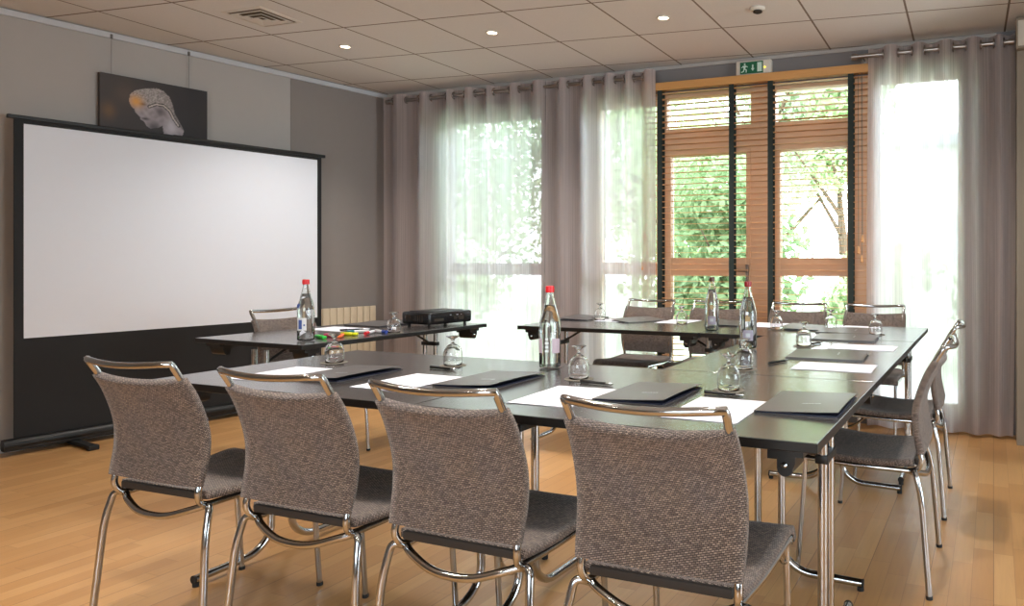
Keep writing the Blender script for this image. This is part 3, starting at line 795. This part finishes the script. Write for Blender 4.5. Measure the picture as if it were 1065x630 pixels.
# ------------------------------------------------------------------ chairs
def make_chair(label):
    """sitter looks along +y; origin on the floor midway between front and rear feet"""
    t = thing('meeting_chair', label, 'chair', (0, 0, 0), 0, 'woven chairs with chrome frames around the tables')
    W = .193
    prof = [(-.204, .474), (-.196, .51), (-.186, .56), (-.184, .62), (-.196, .68), (-.222, .75), (-.250, .80)]
    ps = spline([(0, y, z) for y, z in prof], 5)
    nb = len(ps)-1
    def back(u, v):
        f = v*nb; i = min(nb-1, int(f)); p = ps[i].lerp(ps[i+1], f-i)
        s = (u-.5)*2; hw = W+.004+.006*math.sin(PI*v)
        sag = .018*(1-s*s)
        return V((s*hw, p.y - sag*(.3+.7*v**2) , p.z - (.012*(1-s*s) if v > .5 else 0)*(v*2-1)))
    bm = B(); sheet(bm, back, 16, nb, .0215); obj('backrest', bm, M['weave'], t, 'all')
    sp = spline([(0, -.178, .440), (0, -.11, .435), (0, .0, .432), (0, .10, .438), (0, .185, .447), (0, .222, .440), (0, .232, .412)], 4)
    ns = len(sp)-1
    def seat(u, v):
        f = v*ns; i = min(ns-1, int(f)); p = sp[i].lerp(sp[i+1], f-i); s = (u-.5)*2
        return V((s*(.192+.014*v), p.y, p.z-.008*(1-s*s)*math.sin(PI*min(1, v*1.1))))
    bm = B(); sheet(bm, seat, 14, ns, .022, 0, 1); obj('seat', bm, [M['weave'], M['weave_under']], t, 'all')
    bm = B(); box(bm, -.172, .172, -.194, -.180, .430, .452, bev=.004); obj('seat_shade_strip', bm, M['weave_under'], t, True)  # dark strip painting the shaded seat underside below the backrest
    # one continuous tube: seat side, curve up, backrest side, loop over the top
    def side(s):
        return [(s*.196, .205, .424), (s*.192, .0, .415), (s*.182, -.13, .411), (s*.180, -.165, .411), (s*.184, -.192, .422), (s*.188, -.203, .450), (s*.186, -.196, .485), (s*.184, -.188, .53), (s*.184, -.185, .62), (s*.184, -.204, .70), (s*.184, -.226, .756), (s*.184, -.252, .802), (s*.186, -.280, .848)]
    L = spline(side(-1), 5); R = spline(side(1), 5)[::-1]
    mid = [(-.160, -.294, .848), (-.08, -.306, .843), (0, -.310, .841), (.08, -.306, .843), (.160, -.294, .848)]
    bm = B(); tube(bm, L+[V(p) for p in spline(mid, 3)]+R, .0095, 12); obj('frame', bm, M['chrome'], t, True)
    bm = B(); tube(bm, [(-.205, .205, .418), (.205, .205, .418)], .009, 10); obj('front_bar', bm, M['chrome'], t, True)
    # rear legs with the dipped bar between them
    bow = spline([(-.184, -.172, .409), (-.14, -.192, .396), (-.07, -.208, .376), (0, -.212, .370), (.07, -.208, .376), (.14, -.192, .396), (.184, -.172, .409)], 4)
    bm = B(); tube(bm, bow, .0105, 12); obj('cross_bar', bm, M['chrome'], t, True)
    for s in (-1, 1):
        bm = B(); tube(bm, fillet([(s*.172, -.170, .404), (s*.214, -.186, .416), (s*.226, -.208, .33), (s*.245, -.235, .004)], [.045, .05], 6), .0105, 12)
        leg = obj('leg', bm, M['chrome'], t, True)
        bm = B(); tube(bm, [(s*.245, -.235, 0), (s*.2445, -.2345, .012)], .0118, 10); obj('glide', bm, M['rubber'], leg, True)
    for s in (-1, 1):
        bm = B(); tube(bm, [(s*.188, .203, .42), (s*.19, .235, .004)], .0092, 12)
        leg = obj('leg', bm, M['chrome'], t, True)
        bm = B(); tube(bm, [(s*.19, .235, 0), (s*.19, .2347, .012)], .0108, 10); obj('glide', bm, M['rubber'], leg, True)
        bm = B(); tube(bm, fillet([(s*.188, .206, .36), (s*.188, .17, .372), (s*.186, .12, .412)], .03), .0055, 8); obj('corner_brace', bm, M['chrome'], t, True)
    return t
ch = make_chair('woven grey chair at the front table, closest to the projection screen')
ch.location = (-2.385, 1.655, 0); ch.rotation_euler = (0, 0, math.radians(2))
def chair(label, x, y, deg): return dup(ch, label, (x, y, 0), math.radians(deg))
chair('woven grey chair at the front table, second from the projection screen', -1.785, 1.655, 1)
chair('woven grey chair at the front table, behind the seam between both tabletops', -1.235, 1.655, 0)
chair('woven grey chair closest to the camera, beside the near table corner', -.685, 1.655, 1)
chair('woven chair in profile on bright parquet, nearer of the pair facing the lengthwise table', -.435, 2.845, 90)
chair('woven chair in profile by the right sheer curtain, farther of that pair', -.435, 3.662, 90)
chair('brown woven chair behind the far table in front of the pale sheer', -2.36, 4.67, 180)
chair('brown woven chair behind the far table, beyond the bottle with a brown cap', -1.83, 4.68, 180)
chair('brown woven chair behind the far table in front of the right blind', -1.235, 4.67, 180)
chair('brown woven chair at the far table corner beside the bright right window', -.722, 4.66, 180)
chair('woven presenter chair between the projection screen and the projector table', -3.72, 3.155, -90)

# ------------------------------------------------------------------ things on the tables
Z0 = TZ+.0004
def paper(label, x, y, deg, w=.205, d=.297, n=3):
    bm = B()
    for k in range(n):
        a = math.radians((k-1)*.8); box(bm, -w/2, w/2, -d/2, d/2, k*.0006, k*.0006+.0004, mtx=Matrix.Rotation(a, 4, 'Z'))
    o = obj('note_paper', bm, M['paper'], loc=(x, y, Z0), rz=math.radians(deg)); tag(o, label, 'paper', 'white note papers at the places'); return o
def folder(label, x, y, deg, w=.225, d=.315, gape=.014):
    t = thing('folder', label, 'folder', (x, y, Z0), math.radians(deg), 'charcoal card folders at the places')
    bm = B(); box(bm, -w/2, w/2, -d/2, d/2, 0, .0014); obj('back_cover', bm, M['folder'], t)
    bm = B(); box(bm, -w/2+.006, w/2-.004, -d/2+.006, d/2-.006, .0016, .0052); obj('inner_pages', bm, M['folder_in'], t)
    bm = B(); n = 10
    def cov(u, v):
        x_ = -w/2+w*u; y_ = -d/2+d*v
        return V((x_, y_, .0066+gape*u**1.5*(.75+.25*math.sin(PI*v))*(1-.35*v)))
    sheet(bm, cov, n, n, .0012); c = obj('front_cover', bm, M['folder'], t, True)
    bm = B()
    for k, ww in enumerate((.007, .005, .006, .004, .007, .005)):
        z = cov(.47+.04*k, .36)
        box(bm, z.x, z.x+ww, z.y, z.y+.004+(k % 2)*.002, z.z+.0008, z.z+.0016)
    obj('lettering', bm, M['silver_print'], c)
    bm = B(); prism(bm, [(-w/2, -d/2), (-w/2+.003, -d/2), (-w/2+.003, d/2), (-w/2, d/2)], .0013, .0068); obj('spine', bm, M['folder'], t)
    return t
paper('white paper on the front table, closest to the screen', -2.352, 1.876, 2)
folder('charcoal folder between the first two places of the front table, screen end', -2.14, 1.955, 3)
paper('white paper half under a folder, by the wine glass before the projector', -1.812, 1.909, -1)
folder('charcoal folder lying across the seam side, left of the red-capped bottle', -1.571, 2.035, 1)
paper('white paper below the tall red-capped bottle on the front table', -1.193, 1.891, 2)
folder('charcoal folder on the front table between the two papers nearest the camera', -.968, 2.018, 1)
paper('white paper at the near table corner place, pen above it', -.699, 1.881, 1)
folder('charcoal folder resting at the near table corner, closest to the camera', -.483, 2.036, 1)
paper('white paper on the lengthwise table beside the nearer profile chair', -.560, 2.790, 90+2)
folder('blue-grey folder on the lengthwise table next to the nearer paper', -.645, 3.078, 92)
paper('white paper on the lengthwise table beside the farther profile chair', -.563, 3.463, 91)
folder('blue-grey folder on the lengthwise table beyond the farther paper', -.705, 3.80, 91)
paper('white paper before the brown chair at the far right corner', -.745, 4.42, 180)
folder('dark folder just in front of the paper at the far corner place', -.76, 4.16, 88)
paper('white paper before the brown chair facing the right blind', -1.31, 4.43, 180)
folder('dark folder before the brown chair facing the right blind', -1.03, 4.30, 184)
paper('white paper on the far table before the pale sheer, left of a folder', -2.36, 4.42, 178)
folder('blue-grey folder before the brown chair standing by the pale sheer', -2.19, 4.40, 150)
paper('white paper near the brown-capped bottle on the far table', -1.93, 4.45, 178)
folder('blue-grey folder behind the brown-capped bottle on the far table', -1.56, 4.40, 180)
folder('blue-grey folder at the curtain end of the far table', -2.63, 4.42, 182)
paper('white paper on the projector table behind the highlighters', -3.58, 3.205, 88)
folder('black folder on the projector table beside the projector', -3.58, 3.50, 86)

def make_glass(label):
    t = thing('wine_glass', label, 'glass', (0, 0, 0), 0, 'upturned wine glasses on coasters')
    # rim down on the coaster, foot up
    out = [(.0335, .0022), (.0352, .016), (.0362, .032), (.0358, .048), (.0325, .062), (.0250, .074), (.0140, .0815), (.0070, .0855), (.0046, .090), (.0050, .0955), (.0085, .1015), (.0160, .1070), (.0255, .1125)]
    inn = [(.0256, .1140), (.0150, .1095), (.0060, .1065), (0, .1058)]
    bm = B(); lathe(bm, [(.0323, .0022)] + out + inn, 28)
    # inner surface of the bowl
    n0 = len(bm.verts)
    ins = [(.0323, .0022), (.0340, .016), (.0350, .032), (.0346, .047), (.0313, .0606), (.0240, .072), (.0130, .0792), (0, .0815)]
    lathe(bm, ins, 28); bmesh.ops.remove_doubles(bm, verts=bm.verts, dist=1e-5)
    obj('bowl', bm, M['glass'], t, 'all')
    return t
gl = [('upturned wine glass on the front table nearest the highlighter pens', -2.428, 2.159),
      ('upturned wine glass on the front table, before the gap under the projector', -1.938, 2.275),
      ('upturned wine glass on the front table right of the tall red-capped bottle', -1.318, 2.182),
      ('upturned wine glass on the front table directly behind the black pen', -.767, 2.168),
      ('upturned wine glass standing just before the dark-red-capped bottle', -.863, 2.608),
      ('upturned wine glass beside the farther folder on the lengthwise table', -.83, 3.412),
      ('upturned wine glass on the far table between two dark folders', -.89, 4.325),
      ('upturned wine glass nearest the far tabletop corner by the bright window', -.595, 4.086),
      ('upturned wine glass on the far table before the right blind', -1.171, 4.146),
      ('upturned wine glass at the curtain end of the far table', -2.462, 4.35),
      ('upturned wine glass left of the brown-capped bottle on the far table', -1.834, 4.288),
      ('upturned wine glass beside the projector', -3.109, 3.167)]
g0 = make_glass(gl[0][0])
bm = B(); lathe(bm, [(0, 0), (.05, 0), (.05, .0012), (0, .0012)], 28); co = obj('coaster', bm, M['coaster'], smooth=True); tag(co, 'x', 'coaster', 'round paper coasters under the glasses')
places = ['nearest the highlighter pens', 'at the second front place, before the projector', 'right of the tall red-capped bottle', 'behind the black pen at the corner place', 'before the dark-red-capped bottle', 'beside the farther folder of the lengthwise table', 'between two dark folders on the far table', 'near the far tabletop corner', 'before the right blind', 'at the curtain end of the far table', 'left of the brown-capped bottle', 'beside the projector']
for i, (l, x, y) in enumerate(gl):
    if i == 0: g0.location = (x, y, Z0+.0); co.location = (x, y, Z0); co['label'] = 'round paper coaster under the wine glass ' + places[0]
    else:
        dup(g0, l, (x, y, Z0), 0); c = co.copy(); COL.objects.link(c); c.location = (x, y, Z0); c['label'] = 'round paper coaster under the wine glass ' + places[i]

def bottle(label, x, y, capmat, rz=0., labels='front', h=1.):
    t = thing('water_bottle', label, 'bottle', (x, y, Z0), rz, 'glass water bottles on the tables')
    out = [(0, .004), (.030, .002), (.0385, .004), (.0405, .010), (.0405, .155), (.0395, .170), (.036, .186), (.0285, .214), (.0205, .244), (.0148, .268), (.0132, .284), (.0142, .287), (.0142, .293), (.0128, .295), (.0128, .304)]
    inn = [(.0105, .304), (.0108, .284), (.0123, .266), (.0178, .243), (.0258, .213), (.0333, .185), (.0370, .168), (.0378, .154), (.0378, .012), (.034, .0085), (0, .010)]
    bm = B(); lathe(bm, out+inn, 32); obj('glass_body', bm, M['bottle'], t, 'all')
    wat = [(0, .0105), (.034, .0090), (.0376, .0125), (.0376, .153), (.0368, .167), (.0331, .184), (.0256, .212), (.0185, .238), (0, .238)]
    bm = B(); lathe(bm, wat, 32); obj('water', bm, M['water'], t, 'all')
    bm = B(); lathe(bm, [(.0130, .286), (.0165, .286), (.0168, .300), (.0160, .309), (.012, .3105), (0, .3105), (0, .3055), (.0130, .3055)], 24); obj('cap', bm, capmat, t, True)
    def wrap(nm, mat, a0, a1, z0, z1, r=.0409, parent=t, shape=None):
        bm = B(); n = 14
        A = [[bm.verts.new((rr*math.cos(a0+(a1-a0)*i/n), rr*math.sin(a0+(a1-a0)*i/n), z)) for z in (z0, z1)] for i in range(n+1) for rr in (r,)]
        Bb = [[bm.verts.new(((r+.0003)*math.cos(a0+(a1-a0)*i/n), (r+.0003)*math.sin(a0+(a1-a0)*i/n), z)) for z in (z0, z1)] for i in range(n+1)]
        for i in range(n):
            bm.faces.new((Bb[i][0], Bb[i+1][0], Bb[i+1][1], Bb[i][1])); bm.faces.new((A[i][1], A[i+1][1], A[i+1][0], A[i][0]))
            bm.faces.new((A[i][0], A[i+1][0], Bb[i+1][0], Bb[i][0])); bm.faces.new((A[i][1], Bb[i][1], Bb[i+1][1], A[i+1][1]))
        for i in (0, n): bm.faces.new((A[i][0], A[i][1], Bb[i][1], Bb[i][0]))
        return obj(nm, bm, mat, parent, True)
    f = -PI/2+math.radians(18)      # towards the viewer's side
    if labels == 'front':
        l = wrap('label', M['label_white'], f-.62, f+.62, .055, .118)
        wrap('label_mark', M['label_blue'], f-.35, f+.10, .062, .108, .0414, l)
        wrap('label_mark', M['label_blue'], f+.28, f+.45, .078, .086, .0414, l)
        bm = B(); lathe(bm, [(0, -.0003), (.012, -.0003), (.012, .0006), (0, .0006)], 20)
        bmesh.ops.transform(bm, matrix=Matrix.Translation((.0388*math.cos(f-.5), .0388*math.sin(f-.5), .178)) @ Matrix.Rotation(f-.5+PI/2, 4, 'Z') @ Matrix.Rotation(PI/2-.2, 4, 'X'), verts=bm.verts); obj('seal', bm, M['label_blue'], t, True)
    elif labels == 'sides':
        wrap('label', M['label_pink'], f-1.35, f-.45, .058, .112)
        wrap('label', M['label_pink'], f+.45, f+1.35, .058, .112)
        for k in range(4):
            wrap('lettering', M['label_white'], f-.20+.03*(k % 2), f+.16-.03*(k % 2), .062+k*.015, .070+k*.015)
    else:
        l = wrap('label', M['label_lilac'], f-.6, f+.6, .040, .088)
        wrap('label_mark', M['silver_print'], f-.25, f+.25, .056, .074, .0414, l)
        wrap('emblem', M['emblem'], f-.30, f+.22, .128, .150)
    return t
bottle('clear glass water bottle with red cap on the projector table', -3.215, 2.685, M['red'], .0, 'front')
bottle('clear glass water bottle with bright red cap on the front tables', -1.561, 2.374, M['red'], 0, 'sides')
bottle('clear glass water bottle with brown cap on the far table', -1.499, 3.948, M['brown_cap'], 0, 'round')
bottle('clear glass water bottle with dark red cap on the lengthwise table', -1.047, 3.225, M['dark_red'], 0, 'round')

def make_pen(label):
    t = thing('pen', label, 'pen', (0, 0, 0), 0, 'black pens beside the papers')
    bm = B(); tube(bm, [(-.062, 0, .0052), (.042, 0, .0052)], .0048, 12); obj('barrel', bm, M['pen'], t, True)
    bm = B(); tube(bm, [(.042, 0, .0052), (.060, 0, .0052), (.070, 0, .0052)], [.0052, .0040, .0010], 12); obj('tip', bm, M['chrome'], t, True)
    bm = B(); box(bm, -.062, -.020, -.0012, .0012, .0102, .0114); box(bm, -.064, -.060, -.0012, .0012, .005, .0114); obj('clip', bm, M['chrome'], t)
    return t
pens = [('black pen lying above the paper at the near corner place', -.755, 2.085, -4),
        ('black pen above the paper below the tall red-capped bottle', -1.21, 2.11, -6),
        ('black pen by the wine glass at the second front place', -1.90, 2.175, -4),
        ('dark pen left of the nearer paper on the lengthwise table', -.79, 2.82, 70),
        ('dark pen left of the farther paper on the lengthwise table', -.80, 3.50, 70),
        ('dark pen at the curtain end of the far table', -2.50, 4.42, 5),
        ('black pen on the paper behind the highlighters', -3.42, 3.16, 60)]
p0 = make_pen(pens[0][0])
for i, (l, x, y, d) in enumerate(pens):
    z = Z0 + (.0018 if 'on the paper' in l else 0)
    if i == 0: p0.location = (x, y, z); p0.rotation_euler = (0, 0, math.radians(d))
    else: dup(p0, l, (x, y, z), math.radians(d))

def highlighter(col, mat, x, y, deg):
    t = thing('highlighter', col + ' highlighter pen lying on the projector table', 'highlighter', (x, y, Z0), math.radians(deg), 'highlighters on the projector table')
    bm = B(); box(bm, -.050, .022, -.0125, .0125, 0, .017, bev=.006, segs=3); obj('body', bm, mat, t, True)
    bm = B(); box(bm, .0205, .052, -.0115, .0115, .001, .016, bev=.005, segs=3); obj('cap', bm, mat, t, True)
highlighter('green', M['neon_green'], -3.237, 2.792, -20)
highlighter('pink', M['neon_pink'], -3.250, 2.862, -15)
highlighter('orange', M['neon_orange'], -3.19, 2.875, -50)
highlighter('yellow', M['neon_yellow'], -3.225, 2.962, 10)
def marker(label, cap, x, y, deg, body='white_plastic'):
    t = thing('marker', label, 'marker', (x, y, Z0), math.radians(deg), 'whiteboard markers on the projector table')
    bm = B(); tube(bm, [(-.055, 0, .0095), (.025, 0, .0095)], .009, 14); obj('barrel', bm, M[body], t, True)
    bm = B(); tube(bm, [(.020, 0, .0095), (.058, 0, .0095)], .0095, 14); obj('cap', bm, cap, t, True)
    bm = B(); tube(bm, [(-.061, 0, .0095), (-.054, 0, .0095)], .0075, 14); obj('end_plug', bm, cap, t, True)
marker('whiteboard marker with teal cap, next to the yellow highlighter', M['teal'], -3.275, 3.07, 235)
marker('whiteboard marker with red cap pointing at the camera', M['red'], -3.175, 3.055, -65)
marker('whiteboard marker with blue cap between the red one and the glass', M['blue'], -3.165, 3.125, -15)
marker('whiteboard marker with navy cap behind the glass by the projector', M['navy'], -3.21, 3.255, -60)

# projector
t = thing('projector', 'black video projector standing on the table before the corner sheers', 'projector', (-3.235, 3.655, Z0), math.radians(-8))
bm = B(); box(bm, -.125, .125, -.17, .17, .015, .090, bev=.014, segs=3); body = obj('body', bm, M['pen'], t, True)
bm = B(); box(bm, -.10, .09, -.13, .13, .0895, .094, bev=.003); obj('top_cover', bm, M['black'], t, True)
for px_, py_ in ((.09, -.14), (.09, .14), (-.09, -.14), (-.09, .14)):
    bm = B(); tube(bm, [(px_, py_, 0), (px_, py_, .024)], .009, 12); obj('foot', bm, M['rubber'], t, True)
bm = B()
tube(bm, [(-.122, .08, .055), (-.139, .08, .055)], [.034, .030], 20); obj('lens', bm, M['glass'], t, True)
bm = B()
box(bm, .1245, .1262, .06, .10, .035, .062); box(bm, .1245, .1262, .02, .045, .04, .06); box(bm, .1245, .1262, -.13, -.06, .035, .05)
obj('port_panel', bm, M['dark_slot'], t)
bm = B(); box(bm, .1245, .1268, .075, .082, .066, .069); box(bm, .1245, .1268, -.01, .0, .066, .070); box(bm, .1245, .1268, .04, .055, .066, .070); obj('indicator_glint', bm, M['silver_print'], t)
bm = B()
for k in range(8): box(bm, -.08+.02*k, -.07+.02*k, -.1712, -.1695, .035, .072)
obj('vent', bm, M['dark_slot'], t)

# ------------------------------------------------------------------ outside
bm = B(); box(bm, -22, 14, 5.35, 30, -.12, -.04); o = obj('lawn', bm, M['grass']); o['kind'] = 'structure'
bm = B(); box(bm, -7, 3, 5.34, 7.0, -.10, -.02); o = obj('terrace', bm, M['render_white']); o['kind'] = 'structure'
def tree(name, label, x, y, h, r, n, mat, leaf=.07, blobs=8, seed=0, base=.1, group='trees and shrubs in the garden'):
    rnd = random.Random(seed)
    t = thing(name, label, 'tree' if 'tree' in name else 'shrub', (x, y, -.04), 0, group)
    bm = B(); hh = h*.62
    tube(bm, spline([(0, 0, 0), (.04*h/3, .02, hh*.4), (-.03, .03, hh*.75), (.02, 0, hh)], 4), [max(.012, .03*h/2*(1-i/14)) for i in range(13)], 8)
    for k in range(6):
        a = k*PI/3+rnd.random(); z0 = hh*(.3+.1*k)
        tube(bm, [(0, 0, z0), (r*.35*math.cos(a), r*.35*math.sin(a), z0+h*.12), (r*.65*math.cos(a), r*.65*math.sin(a), z0+h*.22)], [.016*h/2, .011*h/2, .004*h/2], 6)
    obj('trunk', bm, M['bark'], t, True)
    bm = B()
    bl = []
    for k in range(blobs):
        a = rnd.random()*2*PI; q = r*.55*math.sqrt(rnd.random()); z = base*h+(1-base)*h*(.15+.7*rnd.random())
        bl.append((q*math.cos(a), q*math.sin(a), z, r*(.38+.3*rnd.random())*(1-.35*abs(z/h-.5))))
    for k in range(n):
        bx, by, bz, br = bl[k % blobs]
        d = V((rnd.gauss(0, 1), rnd.gauss(0, 1), rnd.gauss(0, 1))).normalized(); p = V((bx, by, bz))+d*br*(.55+.5*rnd.random())
        if p.z < .05: p.z = .05+rnd.random()*.2
        nrm = (d+V((rnd.gauss(0, .6), rnd.gauss(0, .6), rnd.gauss(0, .6)+.3))).normalized()
        a = nrm.orthogonal().normalized(); b = nrm.cross(a); s = leaf*(.6+.8*rnd.random()); ang = rnd.random()*PI
        a, b = a*math.cos(ang)+b*math.sin(ang), b*math.cos(ang)-a*math.sin(ang)
        vs = [bm.verts.new(p-a*s), bm.verts.new(p+b*s*.42+nrm*s*.1), bm.verts.new(p+a*s), bm.verts.new(p-b*s*.42+nrm*s*.1)]
        bm.faces.new((vs[0], vs[1], vs[2])); bm.faces.new((vs[0], vs[2], vs[3]))
    me = bpy.data.meshes.new('foliage'); bm.to_mesh(me); bm.free(); me.materials.append(mat)
    f = bpy.data.objects.new('foliage', me); COL.objects.link(f); f.parent = t
    return t
tree('garden_shrub', 'bushy green shrub outside the french door, left behind the blind', -2.75, 7.6, 2.3, 1.0, 5200, M['leaf_b'], .065, 10, 11)
tree('garden_shrub', 'dense leafy shrub outside filling the view between the dark tapes', -3.9, 9.6, 3.3, 1.25, 6500, M['leaf_a'], .07, 12, 12)
tree('garden_tree', 'tall green tree outside seen through the upper blind', -4.0, 13.5, 6.6, 2.0, 9000, M['leaf_c'], .10, 14, 13, .3)
tree('garden_tree', 'tree outside behind the pale sheer beside the blinds', -6.4, 12.6, 5.2, 1.5, 6000, M['leaf_a'], .09, 12, 14, .25)
tree('garden_shrub', 'low shrub outside behind the corner sheer curtain', -6.9, 8.2, 1.3, .75, 3000, M['leaf_c'], .06, 9, 15)
tree('garden_shrub', 'small bright shrub outside the right blind', -1.3, 8.9, 1.5, .8, 3600, M['leaf_a'], .06, 8, 16)
tree('garden_tree', 'tree outside behind the corner curtain, tallest on the left', -11.5, 14.5, 5.0, 2.2, 6500, M['leaf_b'], .10, 12, 17, .25)
tree('garden_shrub', 'shrub outside the bright right window', .25, 8.8, 1.45, .75, 3200, M['leaf_c'], .06, 8, 18)
tree('garden_tree', 'slender tree outside seen through the top of the right blind', -2.4, 12.5, 5.2, 1.3, 4200, M['leaf_a'], .09, 9, 19, .45)
t = thing('neighbour_house', 'pale rendered house outside beyond the bright right window', 'house', (2.2, 17.5, -.04), math.radians(6))
bm = B(); box(bm, -4.6, 4.5, 0, 5, 0, 3.7); obj('wall', bm, M['render_white'], t)
bm = B(); box(bm, -4.8, 4.7, -.3, 5.2, 3.7, 3.95, bev=.02); obj('roof', bm, M['roof'], t)
for x in (-3.0, -.6, 1.8):
    bm = B(); box(bm, x, x+1.1, -.03, .0, 1.0, 2.3); w = obj('window', bm, M['trim'], t)
    bm = B(); box(bm, x+.06, x+1.04, -.035, -.031, 1.06, 2.24); obj('pane', bm, M['roof'], w)

# ------------------------------------------------------------------ light
wd = bpy.data.worlds.new('overcast_sky'); S.world = wd; wd.use_nodes = True
nt = wd.node_tree; nt.nodes.clear()
wo = N(nt, 'ShaderNodeOutputWorld'); bg = N(nt, 'ShaderNodeBackground', Strength=13.0)
tc = N(nt, 'ShaderNodeTexCoord'); spz = N(nt, 'ShaderNodeSeparateXYZ'); nt.links.new(tc.outputs['Generated'], spz.inputs[0])
cr = N(nt, 'ShaderNodeValToRGB'); nt.links.new(spz.outputs[2], cr.inputs[0])
cr.color_ramp.elements[0].position = 0; cr.color_ramp.elements[0].color = (.86, .93, 1, 1)
cr.color_ramp.elements[1].position = .8; cr.color_ramp.elements[1].color = (.74, .86, 1, 1)
nt.links.new(cr.outputs[0], bg.inputs[0]); nt.links.new(bg.outputs[0], wo.inputs[0])
# portals guide the sky light through the openings
for x0, x1 in (W1, W2):
    L = bpy.data.lights.new('window_portal', 'AREA'); L.shape = 'RECTANGLE'; L.size = x1-x0; L.size_y = HEAD-SILL; L.cycles.is_portal = True
    lo = bpy.data.objects.new('window_portal', L); COL.objects.link(lo)
    c = V(((x0+x1)/2, T+.02, (HEAD+SILL)/2)); c = Matrix.Rotation(EW, 3, 'Z') @ c
    lo.location = WO+c; lo.rotation_euler = (-PI/2, 0, EW)
L = bpy.data.lights.new('window_portal', 'AREA'); L.shape = 'RECTANGLE'; L.size = SWY[1]-SWY[0]; L.size_y = 2.2; L.cycles.is_portal = True
lo = bpy.data.objects.new('window_portal', L); COL.objects.link(lo); lo.location = (4.22, (SWY[0]+SWY[1])/2, 1.2); lo.rotation_euler = (PI/2, 0, PI/2)
for a_, b_ in ((-1.6, 1.8),):
    L = bpy.data.lights.new('window_portal', 'AREA'); L.shape = 'RECTANGLE'; L.size = b_-a_; L.size_y = 1.6; L.cycles.is_portal = True
    lo = bpy.data.objects.new('window_portal', L); COL.objects.link(lo); lo.location = ((a_+b_)/2, -3.16, 1.6); lo.rotation_euler = (PI/2, 0, 0)

# ------------------------------------------------------------------ camera
cam = bpy.data.cameras.new('camera'); co_ = bpy.data.objects.new('camera', cam); COL.objects.link(co_); S.camera = co_
cam.sensor_width = 36; cam.lens = 762/1065*36
cam.shift_x = (532.5-720)/1065; cam.shift_y = -(315-270)/1065
cam.clip_start = .05; cam.clip_end = 200
co_.location = (0, 0, 1.15); co_.rotation_euler = (PI/2, 0, math.radians(22.33))

vs = S.view_settings
S.display_settings.display_device = 'sRGB'
vs.view_transform = 'Standard'; vs.look = 'None'; vs.exposure = 0.; vs.gamma = 1.; vs.use_curve_mapping = False
c = S.cycles
c.use_denoising = True; c.max_bounces = 10; c.diffuse_bounces = 4; c.glossy_bounces = 4; c.transmission_bounces = 8; c.transparent_max_bounces = 24
c.caustics_reflective = False; c.caustics_refractive = False; c.sample_clamp_indirect = 6.; c.blur_glossy = .5
